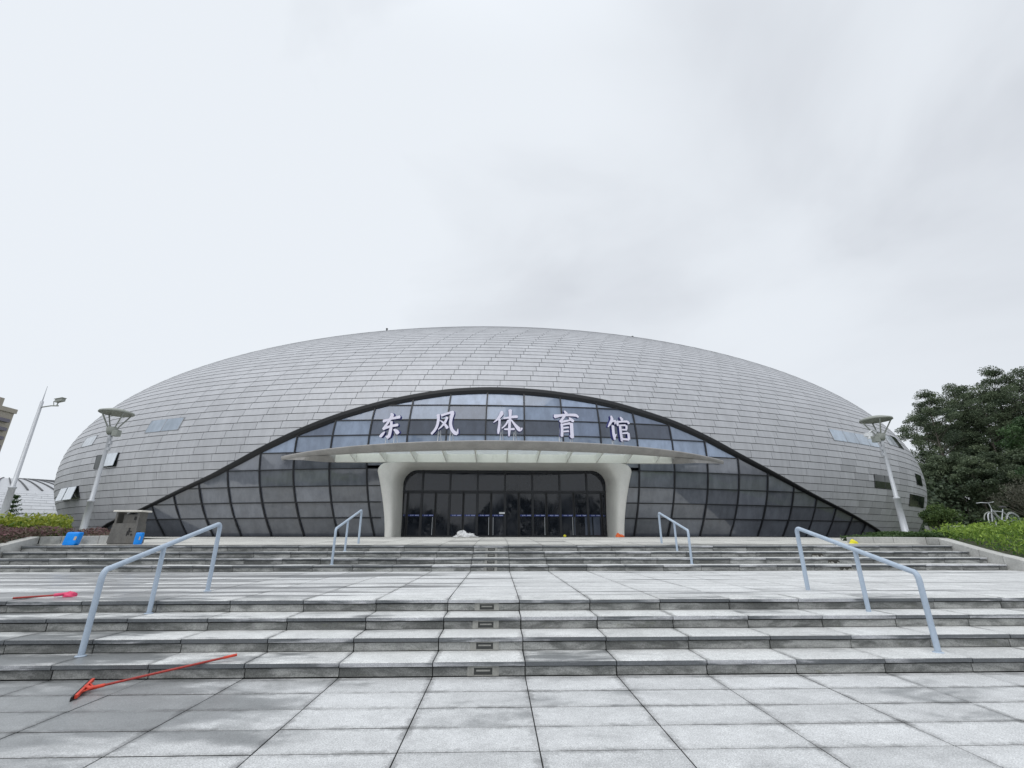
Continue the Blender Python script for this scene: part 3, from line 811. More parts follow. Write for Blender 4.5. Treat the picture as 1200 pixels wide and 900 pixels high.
# ------------------------------------------------------------------ handrails
def handrail(x, y0, z0, label):
    t = thing('handrail', label, 'handrail', (x, y0, z0), 'handrails on the steps')
    return t
hr = handrail(0, 0, 0, 'pale blue tube handrail on the near flight beside the long red squeegee')
PY = [0, .95, 2.20]; PZ = [0, 2*R, 3*R]; TOP = [.92, None, .905]
zt0, zt2 = .895, 1.50
slope = (zt2-zt0)/(PY[2]-PY[0])
def railz(y): return zt0+slope*y
b = MB(); r0 = .0335
path = [(0, 0, zt0-.14)]
for k in range(7):
    a = k/6; path.append((0, .08*a*a, zt0-.10+(.10+slope*.08)*(1-(1-a)**2)))
path.append((0, PY[1], railz(PY[1])))
for k in range(7):
    a = k/6; path.append((0, PY[2]-.07*(1-a)**2, railz(PY[2])-.07*slope*(1-a)-.09*a*a))
b.tube(path, r0, 12); b.build('rail', M['rail'], hr)
for i in range(3):
    b = MB(); top = (zt0-.135, railz(PY[1])-.02, railz(PY[2])-.085)[i]
    b.tube([(0, PY[i], PZ[i]-.01), (0, PY[i], top)], r0-.001 if i != 1 else r0-.004, 12)
    b.lathe((0, PY[i], PZ[i]), [(.055, .0), (.055, .008), (.036, .014)], 14)
    b.build('post', M['rail'], hr)
hr.location = (-4.70, 5.98, R)
for (x, y0, z0, lab) in ((5.15, 5.86, R, 'pale blue tube handrail on the near flight with no tool lying beside it'), (-4.33, 12.86, 5*R, 'pale blue tube handrail on the far flight in line with the left portal leg side'), (5.19, 12.86, 5*R, 'pale blue tube handrail on the far flight in front of the right glass wing')):
    c = copy_tree(hr); c.location = (x, y0, z0); c['label'] = lab
    if x > 5.1: c.scale = (1, 1, .955)
hr['label'] = 'pale blue tube handrail on the near flight beside the long red squeegee'

# ------------------------------------------------------------------ tools on the ground
sq = thing('floor_squeegee', 'long red floor squeegee with black rubber blade leaning on the lowest step', 'squeegee', (-3.93, 5.24, 0))
Hh = Vector((-3.935, 5.239, .035)); Tp = Vector((-2.85, 5.742, .2035))
b = MB(); b.tube([Hh, Hh.lerp(Tp, .5), Tp], .0112, 10); b.build('handle', M['redwood'], sq)
b = MB(); dH = (Tp-Hh).normalized(); b.tube([Tp-dH*.12, Tp+dH*.005], .0135, 10); b.build('grip', M['red'], sq)
A = Vector((-3.87, 4.985, .028)); B_ = Vector((-4.13, 5.50, .045))
b = MB(); mid = (A+B_)/2
ax = (B_-A).normalized(); side = ax.cross(Vector((0,0,1))).normalized(); up = side.cross(ax)
b.obox(mid, ax*(A-B_).length*.46, side*.011, up*.015); 
b.tube([Hh+dH*.10, Hh-dH*.01, mid+Vector((0,0,.01))], [.015,.019,.022], 10)
b.tube([Hh+dH*.02, A.lerp(B_, .25)], .008, 8); b.tube([Hh+dH*.02, A.lerp(B_, .75)], .008, 8)
b.build('head', M['red'], sq)
b = MB(); b.obox(mid-side*.024-Vector((0,0,.010)), ax*((A-B_).length*.5+.012), side*.006, up*.018); b.build('blade', M['rubber'], sq)
br = thing('hand_brush', 'short pink headed brush with dark red handle lying on the landing edge', 'brush', (-6.8, 7.7, 4*R))
z = 4*R
b = MB(); b.tube([(-6.83,7.23,z+.014),(-6.40,7.44,z+.03)], .013, 8); b.build('handle', M['redwood'], br)
b = MB(); b.lump((-6.29,7.50,z), .085, .06, .065, .3, 3); b.tube([(-6.44,7.42,z+.03),(-6.30,7.49,z+.045)], .022, 8); b.build('brush_head', M['pink'], br)

# ------------------------------------------------------------------ litter bin and small things on the plaza
def bin_():
    X, Y = -11.22, 14.80; z = zp(14.7)
    t = thing('litter_bin', 'weathered grey steel litter bin with pale flat roof beside blue cans', 'litter bin', (X, Y, z))
    b = MB()
    w0, w1, d0, d1, h = .40, .36, .20, .18, .60
    lo = [(X-w0,Y-d0,z+.04),(X+w0,Y-d0,z+.04),(X+w0,Y+d0,z+.04),(X-w0,Y+d0,z+.04)]; hi = [(X-w1,Y-d1,z+h),(X+w1,Y-d1,z+h),(X+w1,Y+d1,z+h),(X-w1,Y+d1,z+h)]
    for i in range(4): j = (i+1) % 4; b.face([lo[i],lo[j],hi[j],hi[i]])
    b.face(hi); b.face(lo[::-1]); b.box(X-.385, X+.385, Y-.18, Y+.18, z, z+.05)
    b.build('body', M['steel'], t)
    for s in (-1, 1):
        b = MB(); b.box(X+s*.32-.03, X+s*.32+.03, Y-.165, Y+.165, z+h+.002, z+.93); b.build('side_panel', M['steel'], t)
    b = MB(); b.box(X-.18, X+.28, Y-.06, Y+.17, z+h+.002, z+.86); b.build('inner_box', M['steel'], t)
    b = MB(); b.box(X+.14, X+.22, Y-.072, Y-.062, z+.70, z+.80); b.build('ash_slot', M['dark'], t)
    b = MB(); b.box(X-.42, X+.42, Y-.22, Y+.22, z+.93, z+.98, 0, .5, .015); b.build('roof', M['lid'], t)
    b = MB(); ex = X+.17; ey = Y-.197
    b.tube([(ex,ey+.004,z+.45),(ex,ey-.006,z+.45)], .024, 10)
    b.box(ex-.018, ex+.018, ey-.008, ey+.01, z+.27, z+.42); b.box(ex-.05, ex-.035, ey-.008, ey+.01, z+.24, z+.37); b.box(ex+.07, ex+.11, ey-.008, ey+.01, z+.25, z+.30); b.box(ex+.03, ex+.08, ey-.008, ey+.01, z+.36, z+.385)
    b.build('figure_emblem', M['dark'], t)
bin_()
def can(X, Y, w, d, h, lean, label, yawd):
    z = zp(Y); t = thing('jerrycan', label, 'plastic can', (X, Y, z), 'blue plastic cans beside the bin')
    b = MB(); c, s = math.cos(yawd), math.sin(yawd)
    def P(x, y, zz): x2 = x+zz*lean; return (X+x2*c-y*s, Y+x2*s+y*c, z+zz)
    rows = []
    for f, zz in ((.90,0),(1,.03),(1,h*.3),(.985,h*.33),(1,h*.36),(1,h*.85),(.94,h*.96),(.80,h)):
        r = .05; row = []
        for (sx, sy) in ((1,-1),(1,1),(-1,1),(-1,-1)):
            for k in range(4):
                a0 = {(1,-1):-90,(1,1):0,(-1,1):90,(-1,-1):180}[(sx,sy)]+30*k
                row.append(P((sx*(w/2-r)+r*math.cos(math.radians(a0)))*f, (sy*(d/2-r)+r*math.sin(math.radians(a0)))*f, zz))
        rows.append(row)
    b.grid(rows, 0, .5, True, True); b.face(rows[-1]); b.face(rows[0][::-1])
    b.build('body', M['blue'], t)
    b = MB(); q = [P(w*.26,-d/2-.004,h*.38), P(w*.44,-d/2-.004,h*.38), P(w*.44,-d/2-.004,h*.66), P(w*.26,-d/2-.004,h*.66)]; b.face(q); b.build('paper_label', M['paper'], t)
    b = MB(); b.tube([P(-w*.25,0,h),P(-w*.25,0,h+.03)], .03, 10); b.build('cap', M['dark'], t)
can(-12.42, 14.35, .37, .2, .36, .16, 'larger blue plastic can leaning before the planter wall, left of the bin', .05)
can(-10.72, 14.62, .19, .16, .34, .04, 'smaller upright blue plastic can at the right side of the bin', .1)
X, Y = -1.88, 26.6; z = zp(Y)
b = MB(); b.lump((X-.08,Y,z), .38, .3, .32, .30, 5, 22, 7); b.lump((X+.32,Y,z-.01), .36, .28, .19, .35, 8, 20, 6); b.lump((X-.36,Y-.03,z-.01), .22, .22, .10, .4, 9, 18, 5)
b.v = [(x_+jit(.03), y_+jit(.03), max(z, z_+jit(.028))) for x_, y_, z_ in b.v]; b.sm = [False]*len(b.sm)
o = b.build('plastic_sheet', M['sack']); tag(o, 'crumpled heap of white plastic sheet lying before the doors', 'plastic sheet')
X, Y = 6.72, 26.5; z = zp(Y)
b = MB(); b.lump((X,Y,z), .14, .12, .19, .35, 21, 16, 7); b.lump((X+.17,Y-.03,z), .16, .11, .11, .35, 22, 16, 6)
tag(b.build('orange_cloth', M['orange']), 'bundle of orange cloth at the foot of the right portal leg', 'cloth')
X, Y = 3.98, 28.3; z = zp(Y)
b = MB(); b.lathe((X,Y,z), [(.0,0),(.07,0),(.09,.04),(.085,.10),(.05,.13),(0,.135)], 12); tag(b.build('yellow_cup', M['yellow']), 'tiny yellow cup on the floor before the right doors', 'cup')
X, Y = 11.30, 14.95; z = zp(Y)
b = MB(); b.lump((X,Y,z), .12, .09, .11, .35, 31, 16, 6); tag(b.build('yellow_bag', M['yellow']), 'small yellow plastic bag by the end of the right planter wall', 'bag')

# ------------------------------------------------------------------ planter walls (stone kerbs)
def kerb_run(b, pts, w, gap=.012, seglen=.75):
    """pts: (x,y,ztop,zbottom); straight stone blocks following the line; w to the left of travel"""
    for (x0,y0,t0,b0), (x1,y1,t1,b1) in zip(pts[:-1], pts[1:]):
        d = Vector((x1-x0, y1-y0, 0)); Ln = d.length; d.normalize(); nn = Vector((-d.y, d.x, 0))*w
        k = max(1, round(Ln/seglen))
        for i in range(k):
            u0, u1 = i/k+gap/2/Ln, (i+1)/k-gap/2/Ln; t = random.random(); e = jit(.006)
            P = lambda u, z0_, z1_: Vector((lerp(x0,x1,u), lerp(y0,y1,u), lerp(z0_,z1_,u)))
            a0, a1 = P(u0,b0,b1), P(u1,b0,b1); c0, c1 = P(u0,t0,t1)+Vector((0,0,e)), P(u1,t0,t1)+Vector((0,0,e))
            ch = .012; up = Vector((0,0,ch)); n1 = nn.normalized()*ch
            b.face([a0,a1,c1-up,c0-up],0,t); b.face([c0-up,c1-up,c1+n1,c0+n1],0,t); b.face([c0+n1,c1+n1,c1+nn-n1,c0+nn-n1],0,t); b.face([c0+nn-n1,c1+nn-n1,c1+nn-up,c0+nn-up],0,t)
            b.face([a1,a0,a0+nn,a1+nn],0,t); b.face([a0+nn,c0+nn-up,c1+nn-up,a1+nn],0,t)
            b.face([a0,c0-up,c0+n1,c0+nn-n1,c0+nn-up,a0+nn],0,t); b.face([a1,a1+nn,c1+nn-up,c1+nn-n1,c1+n1,c1-up],0,t)
b = MB(); kerb_run(b, [(11.42,15.05,1.43,1.1),(12.7,15.02,1.43,1.1),(13.53,14.75,1.42,1.1)], .32)
kerb_run(b, [(13.85,14.32,1.40,.5),(13.85,13.2,1.10,.45),(13.85,12.0,.82,.45),(13.85,10.3,.66,.45)][::-1], .32)
kerb_run(b, [(13.53,14.75,1.42,.9),(13.53,14.33,1.41,.9)][::-1], .0-.32)
tag(b.build('planter_wall', M['kerb']), 'low pale granite planter wall sloping down beside the bright green plants', 'wall')
b = MB(); kerb_run(b, [(-13.05,14.72,1.46,1.1),(-12.1,14.9,1.47,1.1),(-11.4,15.06,1.47,1.1)], .25)
kerb_run(b, [(-13.40,14.40,1.44,.5),(-13.40,13.4,1.20,.45),(-13.40,12.2,.88,.45),(-13.40,10.3,.66,.45)], -.30)
kerb_run(b, [(-13.40,14.42,1.44,.9),(-13.05,14.72,1.455,.9)], .28)
tag(b.build('planter_wall', M['kerb']), 'low grey granite planter wall behind the blue can and reddish plants', 'wall')

# ------------------------------------------------------------------ lamps
def street_lamp(x, y, zb, ztop, label, flip):
    t = thing('street_lamp', label, 'street lamp', (x, y, zb), 'dish lamps beside the plaza')
    b = MB(); h = ztop-zb
    b.lathe((x,y,zb), [(.16,-.3),(.16,0),(.115,.04),(.105,1.25),(.118,1.26),(.118,1.32),(.075,1.36),(.058,h-1.15),(.07,h-1.12),(.07,h-.88),(.05,h-.86),(0,h-.86)], 16)
    b.build('pole', M['galv'], t)
    b = MB(); b.lathe((x,y,zb+h-.92), [(.0,0),(.11,0),(.16,.10),(.19,.26),(.15,.30),(0,.30)], 18); b.build('lamp_head', M['lampgrey'], t)
    b = MB(); b.box(x+flip*.22-.10, x+flip*.22+.10, y-.12, y+.10, zb+h-.98, zb+h-.74); b.tube([(x,y,zb+h-.86),(x+flip*.22,y,zb+h-.86)], .03, 8)
    b.build('gear_box', M['lampgrey'], t)
    b = MB(); b.lathe((x,y,zb+h-.06), [(0,.10),(.25,.07),(.54,-.02),(.575,.0),(.56,.06),(.3,.15),(0,.17)], 32); b.build('reflector_dish', M['lampgrey'], t)
    for k in range(4):
        a = PI/4+PI/2*k+.35
        b = MB(); b.tube([(x+.15*math.cos(a), y+.15*math.sin(a), zb+h-.66), (x+.53*math.cos(a), y+.53*math.sin(a), zb+h-.03)], .026, 6); b.build('strut', M['lampgrey'], t)
    b = MB()
    for zz in (h-1.3, h-1.55): b.box(x+flip*.05, x+flip*.12, y-.05, y+.05, zb+zz, zb+zz+.12)
    b.tube([(x+flip*.09,y,zb+h-1.5),(x+flip*.09,y,zb+h-.95)], .018, 6)
    b.build('conduit', M['galv'], t)
    return t
street_lamp(-15.28, 18, 1.42, 6.17, 'tall grey dish lamp rising behind the litter bin and reddish plants', 1)
tl = street_lamp(15.78, 18, 1.60, 6.12, 'tall grey dish lamp with small cameras, rising from the low hedge', -1)
b = MB(); x, y, zz = 15.78, 18, 5.55
b.tube([(x,y,zz),(x-.30,y-.05,zz+.10),(x-.52,y-.08,zz-.05)], .03, 8); b.box(x-.70, x-.44, y-.15, y-.02, zz-.20, zz-.06); b.tube([(x-.57,y-.1,zz-.2),(x-.57,y-.1,zz-.3)], .06, 10)
b.build('camera_arm', M['white_post'], tl)
# cctv pole
t = thing('camera_pole', 'slim grey security camera pole with lightning rod beside the pale far dome', 'camera pole', (-25.45, 25, 1.5))
x, y, zb = -25.45, 25, 1.5
b = MB(); b.lathe((x,y,zb), [(.2,-.3),(.2,0),(.16,.05),(.14,2.35),(.17,2.36),(.17,2.42),(.10,2.46),(.075,7.1),(0,7.1)], 14); b.build('pole', M['galv'], t)
b = MB(); b.tube([(x,y,zb+7.05),(x,y,zb+7.5),(x,y,zb+8.0)], [.03,.02,.008], 6); b.build('lightning_rod', M['galv'], t)
b = MB(); b.tube([(x,y,zb+6.75),(x+.55,y,zb+6.85),(x+.95,y,zb+6.85)], .035, 8); b.tube([(x+.7,y,zb+6.85),(x+.62,y,zb+7.1),(x+.85,y,zb+7.28)], .02, 6); b.build('bracket', M['lampgrey'], t)
b = MB(); b.obox((x+1.0,y-.05,zb+7.15), (.25,-.08,.02), (.03,.09,0), (0,0,.085)); b.obox((x+.98,y-.05,zb+7.25), (.30,-.09,.02), (.035,.11,0), (0,0,.012)); b.tube([(x+.85,y,zb+6.85),(x+.9,y,zb+7.1)], .03, 6); b.build('camera', M['lampgrey'], t)

# ------------------------------------------------------------------ foliage
def leaf_mesh(name, C, size, asp, tint, material, parent=None, upright=.0, nrm=None, origin=(0,0,0)):
    """C: (n,3) centres; each leaf a rhombus-like quad"""
    n = len(C)
    d = RNG.normal(size=(n,3)); d[:,2] = d[:,2]*(1-upright)+upright*np.abs(d[:,2])*2.2; d /= np.linalg.norm(d, axis=1)[:,None]
    e = RNG.normal(size=(n,3)); e -= (e*d).sum(1)[:,None]*d; e /= np.linalg.norm(e, axis=1)[:,None]
    s = np.asarray(size)*np.ones(n)*RNG.uniform(.6, 1.35, n); a = s[:,None]*d*.5; b_ = (s*asp)[:,None]*e*.5
    V = np.stack([C-a, C+b_-a*.1, C+a, C-b_-a*.1], 1).reshape(-1,3)-np.array(origin)
    me = bpy.data.meshes.new(name); me.vertices.add(4*n); me.vertices.foreach_set('co', V.ravel())
    me.loops.add(4*n); me.loops.foreach_set('vertex_index', np.arange(4*n)); me.polygons.add(n)
    me.polygons.foreach_set('loop_start', np.arange(0, 4*n, 4))
    at = me.attributes.new('tint', 'FLOAT', 'FACE'); at.data.foreach_set('value', np.clip(tint, 0, 1).astype(np.float32))
    me.materials.append(material); me.update(calc_edges=True); me.validate()
    o = bpy.data.objects.new(name, me); COL.objects.link(o)
    if parent: o.parent = parent
    return o
def crown_points(h, cr, z0, nclump, nleaf, clump_r, seed, flat=.55):
    rg = np.random.default_rng(seed); Cs = []; Ts = []; cen = []
    tries = 0
    while len(cen) < nclump and tries < 5000:
        tries += 1
        u = rg.uniform(0, 1); zz = z0+(h-z0)*u
        prof = (math.sin(PI*min(1, (u*.85+.12)))**.7)*(.75+.25*math.sin(seed+u*9))
        a = rg.uniform(0, 2*PI); rr = cr*prof*math.sqrt(rg.uniform(.12, 1))*(1+.25*math.sin(3*a+seed))
        p = np.array([rr*math.cos(a), rr*math.sin(a), zz])
        if any(np.linalg.norm((p-q)*[1,1,1.4]) < clump_r*.75 for q in cen): continue
        cen.append(p)
    for p in cen:
        k = int(nleaf*rg.uniform(.6, 1.4)); R_ = clump_r*rg.uniform(.7, 1.3)
        q = rg.normal(size=(k,3)); q /= np.linalg.norm(q, axis=1)[:,None]; q *= (rg.uniform(0, 1, k)**.45)[:,None]*R_
        q[:,2] *= flat
        # ragged underside, domed top
        Cs.append(p+q); Ts.append(np.clip(rg.normal(.45, .2)+rg.normal(0, .18, k), 0, 1))
    return np.concatenate(Cs), np.concatenate(Ts), cen
def make_tree(label, h, cr, z0, nclump, nleaf, clump_r, leaf, seed, lm, group, trunk_r=.3, lean=0., cat='tree', name='tree', flat=.55, asp=.55):
    t = thing(name, label, cat, (0,0,0), group)
    C, Tn, cen = crown_points(h, cr, z0, nclump, nleaf, clump_r, seed, flat)
    leaf_mesh('crown', C, leaf, asp, Tn, lm, t)
    rr = random.Random(seed)
    b = MB(); top = h*.86
    tp = [Vector((lean*u*u*h+.25*math.sin(u*5+seed), .25*math.cos(u*4+seed), -.4+(top+.4)*u)) for u in np.linspace(0, 1, 9)]
    b.tube(tp, [trunk_r*(1.25 if i == 0 else 1)*(1-.8*i/8) for i in range(9)], 9)
    for p in cen:
        if rr.random() < .6:
            p = Vector(p); zz = max(h*.18, p.z-rr.uniform(.25, .5)*max(1.0, math.hypot(p.x, p.y))-.6)
            u = min(1, max(0, zz/top)); i = min(7, int(u*8)); s = tp[i].lerp(tp[i+1], u*8-i)
            mid = s.lerp(p, .55)+Vector((0,0,.25))
            rb = trunk_r*.34*(1-.6*u); b.tube([s, mid, p], [rb, rb*.6, rb*.2], 5)
    b.build('trunk', M['bark'], t)
    return t
G = 'forest trees behind the hall'
TL = 'tall dark forest tree with layered open crown, one of several alike behind the hall'; LL = 'shorter bushy dark tree filling the forest edge, one of several alike'
protos = [make_tree(TL, 24, 5.6, 8.5, 60, 330, 1.05, .22, 3, M['leaf_tree'], G, .30, .012, flat=.62),
          make_tree(TL, 24, 6.3, 10.5, 56, 340, 1.12, .22, 8, M['leaf_tree'], G, .34, -.014, flat=.6),
          make_tree(TL, 22.5, 5.0, 7.5, 58, 330, 1.0, .22, 14, M['leaf_tree'], G, .27, .018, flat=.64)]
low = [make_tree(LL, 12, 4.4, 2.2, 44, 330, 1.05, .27, 21, M['leaf_tree'], 'shorter trees at the forest edge', .18, .02, flat=.65),
       make_tree(LL, 10, 4.0, 1.6, 40, 330, 1.0, .27, 27, M['leaf_tree'], 'shorter trees at the forest edge', .16, -.02, flat=.65)]
def put(proto, used, x, y, s, rz, sz=1.):
    o = proto if not used.get(proto.name) else copy_tree(proto)
    used[proto.name] = True
    o.location = (x, y, terr(x, y)-.1); o.rotation_euler = (0, 0, rz); o.scale = (s, s, s*sz); return o
used = {}
spots = [(1.015,69,0,.90),(1.08,68,1,.93),(1.14,65,2,.96),(1.20,64.5,0,1.0),(1.265,63,1,.97),(1.335,61,0,.95),(1.42,60,2,.97),(.985,78,2,.93),(1.115,77,0,1.0),(1.05,80,1,.98),(1.18,77,1,1.0),(1.24,75,2,1.08),(1.36,72,2,1.05)]
for i, (q, y, k, s) in enumerate(spots): put(protos[k], used, q*y, y, s, i*2.4+.6)
lows = [(.95,72,1,.9),(.975,68,0,.95),(1.0,64,1,1.0),(1.035,62,0,.85),(1.07,59,1,.9),(1.13,58,0,.8),(1.20,57,1,1.0),(1.28,56,0,.85),(1.37,56,1,1.1),(1.10,66,0,1.15),(1.22,65,1,1.25)]
for i, (q, y, k, s) in enumerate(lows): put(low[k], used, q*y, y, s, i*1.7)
bt = make_tree('fresher green tree leaning in at the right edge of the forest', 13.0, 4.4, 4.5, 50, 330, 1.1, .26, 33, M['leaf_tree2'], None, .22, .01)
bt.location = (61.5, 47.5, terr(60, 47)-.1)
# dark undergrowth that reads as one mass
n_ = 30000
yy_ = RNG.uniform(58, 92, n_); q_ = RNG.uniform(.90, 1.5, n_); xx_ = q_*yy_
zz_ = RNG.uniform(0, 1, n_)**1.6*7.0
C = np.stack([xx_, yy_, zz_+np.array([terr(a, c) for a, c in zip(xx_, yy_)])], 1)
o = leaf_mesh('undergrowth', C, .48, .6, RNG.uniform(0, .45, n_), M['leaf_tree']); tag(o, 'dark undergrowth filling the foot of the forest', 'undergrowth', kind='stuff')
# belt of trees across the road behind the viewer (seen only mirrored in the glass)
n_ = 9000
xx_ = RNG.uniform(-95, 95, n_); yy_ = RNG.uniform(-66, -50, n_)
hh_ = 8+3.2*np.sin(xx_*.13)+2*np.sin(xx_*.31+1)
C = np.stack([xx_, yy_, RNG.uniform(0, 1, n_)**.8*hh_], 1)
o = leaf_mesh('tree_belt', C, 1.5, .7, RNG.uniform(0, .8, n_), M['leaf_belt']); tag(o, 'belt of dark trees mirrored in the glass front', 'tree belt', kind='stuff')

# bare shrub, round bush, far conifer
def twig_shrub(x, y, h, label):
    z = terr(x, y); t = thing('twiggy_shrub', label, 'shrub', (x, y, z))
    b = MB(); tips = []
    rr = random.Random(5)
    for k in range(46):
        a = rr.uniform(0, 2*PI); sp = rr.uniform(.1, 1.5); hh = h*rr.uniform(.55, 1.05)
        p1 = Vector((x+sp*.35*math.cos(a), y+sp*.35*math.sin(a), z+hh*.5)); p2 = Vector((x+sp*1.5*math.cos(a), y+sp*1.5*math.sin(a), z+hh))
        b.tube([(x+rr.uniform(-.2,.2), y+rr.uniform(-.2,.2), z-.1), p1, p2], [.035,.022,.008], 5)
        for j in range(5):
            u = rr.uniform(.3, 1); s = p1.lerp(p2, u); e = s+Vector((rr.uniform(-.4,.4), rr.uniform(-.4,.4), rr.uniform(.2,.6))); b.tube([s, e], [.010,.004], 4); tips.append(e); tips.append(s.lerp(e, .5))
    b.build('stems', M['twig'], t)
    C = np.concatenate([np.array(p)+RNG.normal(0, .16, (9,3)) for p in tips])
    leaf_mesh('leaves', C-np.array([x,y,z]), .13, .35, RNG.uniform(0, 1, len(C)), M['leaf_bare'], t)
twig_shrub(37.6, 32.0, 3.1, 'grey green twiggy shrub with fine bare stems at the right edge')
rb = make_tree('round yellow green bush on a short stem beside the hall wall', 1.55, .92, .5, 34, 190, .36, .11, 41, M['leaf_ball'], None, .05, 0, 'bush', 'round_bush', .8)
rb.location = (26.9, 28.0, 1.66)
t = thing('conifer', 'small tiered conifer before the pale far dome', 'tree', (-42.8, 42.6, terr(-42.8, 42.6)))
x, y, z = -42.8, 42.6, terr(-42.8, 42.6)
b = MB(); b.tube([(x,y,z-.2),(x,y,z+3.6)], [.08,.015], 7); b.build('trunk', M['bark'], t)
Cs = []
for k in range(8):
    zz = .7+k*.38; rr_ = 1.25*(1-k/8.6)
    for j in range(9):
        a = j*2*PI/9+k*.4
        for u in np.linspace(.15, 1, 10): Cs.append((rr_*u*math.cos(a), rr_*u*math.sin(a), zz+.22*u*u)); 
C = np.repeat(np.array(Cs), 3, 0)+RNG.normal(0, .05, (len(Cs)*3,3))
leaf_mesh('crown', C, .17, .3, RNG.uniform(0, .6, len(C)), M['leaf_low'], t)

# planted beds
def cover(name, fn, n, size, asp, hmin, hmax, material, label, up=.5, dens=None, clump=0.):
    P = []
    while len(P) < n:
        p = fn()
        if p is None: continue
        P.append(p)
    P = np.array(P); ht = RNG.uniform(hmin, hmax, n)
    lump = .5+.5*np.sin(P[:,0]*2.7+1.3*np.sin(P[:,1]*1.9))*np.sin(P[:,1]*2.3+1.1*np.sin(P[:,0]*1.7))
    ht *= (1-clump)+clump*2*lump
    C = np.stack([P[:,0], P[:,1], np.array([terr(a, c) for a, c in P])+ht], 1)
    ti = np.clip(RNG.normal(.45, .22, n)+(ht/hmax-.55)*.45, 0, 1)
    o = leaf_mesh(name, C, size, asp, ti, material, None, up); tag(o, label, 'plants', kind='stuff'); return o
def f_right():
    x = random.uniform(14.15, 27); y = random.uniform(10.6, 22)
    if y > min(15.4+.9*(x-13.8), 17.0+max(0, x-20.5)*.8) or (x < 15.2 and y > 14.9): return None
    return (x, y)
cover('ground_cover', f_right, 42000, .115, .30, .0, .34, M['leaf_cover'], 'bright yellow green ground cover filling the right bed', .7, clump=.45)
def f_low():
    x = random.uniform(12.6, 18.6); y = random.uniform(15.35, 17.3)
    if x > 14.0 and y < 15.0+.55*(x-13.8): return None
    return (x, y)
cover('low_hedge', f_low, 15000, .075, .5, .0, .20, M['leaf_low'], 'low dark green hedge behind the right planter wall', .3, clump=.25)
cover('low_hedge', lambda: (random.uniform(19.75, 30), random.uniform(16.6, 19)), 9000, .12, .5, .0, .42, M['leaf_low'], 'darker green plants round the bicycle', .3, clump=.4)
def f_croton():
    x = random.uniform(-27, -13.9); y = random.uniform(15.6, 20)
    if x > -.875*y or (x > -15.6 and y < 16.6): return None
    return (x, y)
cover('croton_hedge', f_croton, 22000, .16, .36, .0, .60, M['leaf_croton'], 'bushy yellow green hedge in the left bed', .55, clump=.35)
def f_pink():
    x = random.uniform(-24, -9.9); y = random.uniform(13.2, 17.2)
    if x > -13.6 and y < 15.45: return None
    if (x < -13.7 and y > 15.9 and x < -.86*y) or x > -.775*y: return None
    return (x, y)
cover('red_ground_cover', f_pink, 18000, .10, .42, .0, .30, M['leaf_pink'], 'reddish low plants edging the left planter wall', .4, clump=.3)
# low wall beyond the right bed
t = MB(); t.box(26.6, 37.0, 28.6, 28.85, 1.2, 2.10, 0, .5, .01); tag(t.build('garden_wall', M['wall']), 'low pale garden wall behind the bright green bed', 'wall')
# bicycle standing behind the bed
def bicycle(x, y, z, yaw):
    t = thing('bicycle', 'parked bicycle half hidden by green plants in front of the forest', 'bicycle', (x, y, z))
    c, s = math.cos(yaw), math.sin(yaw); P = lambda u, v, w: (x+u*c-v*s, y+u*s+v*c, z+w)
    for u0, st in ((0, .32), (1.05, 0.)):
        b = MB(); ring = [P(u0+.32*math.cos(a)*math.cos(st), .32*math.cos(a)*math.sin(st), .33+.32*math.sin(a)) for a in np.linspace(0, 2*PI, 33)]; b.tube(ring, .02, 6, cap=False)
        w = b.build('wheel', M['galv'], t)
        b = MB()
        for k in range(14):
            a = 2*PI*k/14; b.tube([P(u0,0,.33), P(u0+.31*math.cos(a)*math.cos(st), .31*math.cos(a)*math.sin(st), .33+.31*math.sin(a))], .003, 4)
        b.build('spokes', M['galv'], w)
        b = MB(); ring = [P(u0+.355*math.cos(a), 0, .33+.355*math.sin(a)) for a in np.linspace(.1, PI*.95, 14)]; b.tube(ring, .018, 6); b.build('mudguard', M['lampgrey'], w)
    b = MB()
    for p, q in (((.16,0,.78),(.48,0,.38)),((.48,0,.38),(.70,0,.80)),((.18,0,.72),(.66,0,.70)),((.48,0,.38),(1.05,0,.33)),((1.05,0,.33),(.66,0,.70)),((0,0,.33),(.15,0,.80))): b.tube([P(*p), P(*q)], .018, 7)
    b.build('frame', M['galv'], t)
    b = MB(); b.tube([P(.16,0,.78),P(.10,0,1.02),P(.06,.2,1.05),P(-.10,.27,1.03)], .015, 7); b.tube([P(.10,0,1.02),P(.06,-.2,1.05),P(-.10,-.27,1.03)], .015, 7); b.build('handlebar', M['galv'], t)
    b = MB(); b.lump(P(.72,0,.86), .14, .09, .06, .1, 4, 14, 5); b.tube([P(.70,0,.78),P(.715,0,.88)], .014, 6); b.build('saddle', M['dark'], t)
bicycle(18.90, 17.55, 1.66, .15)

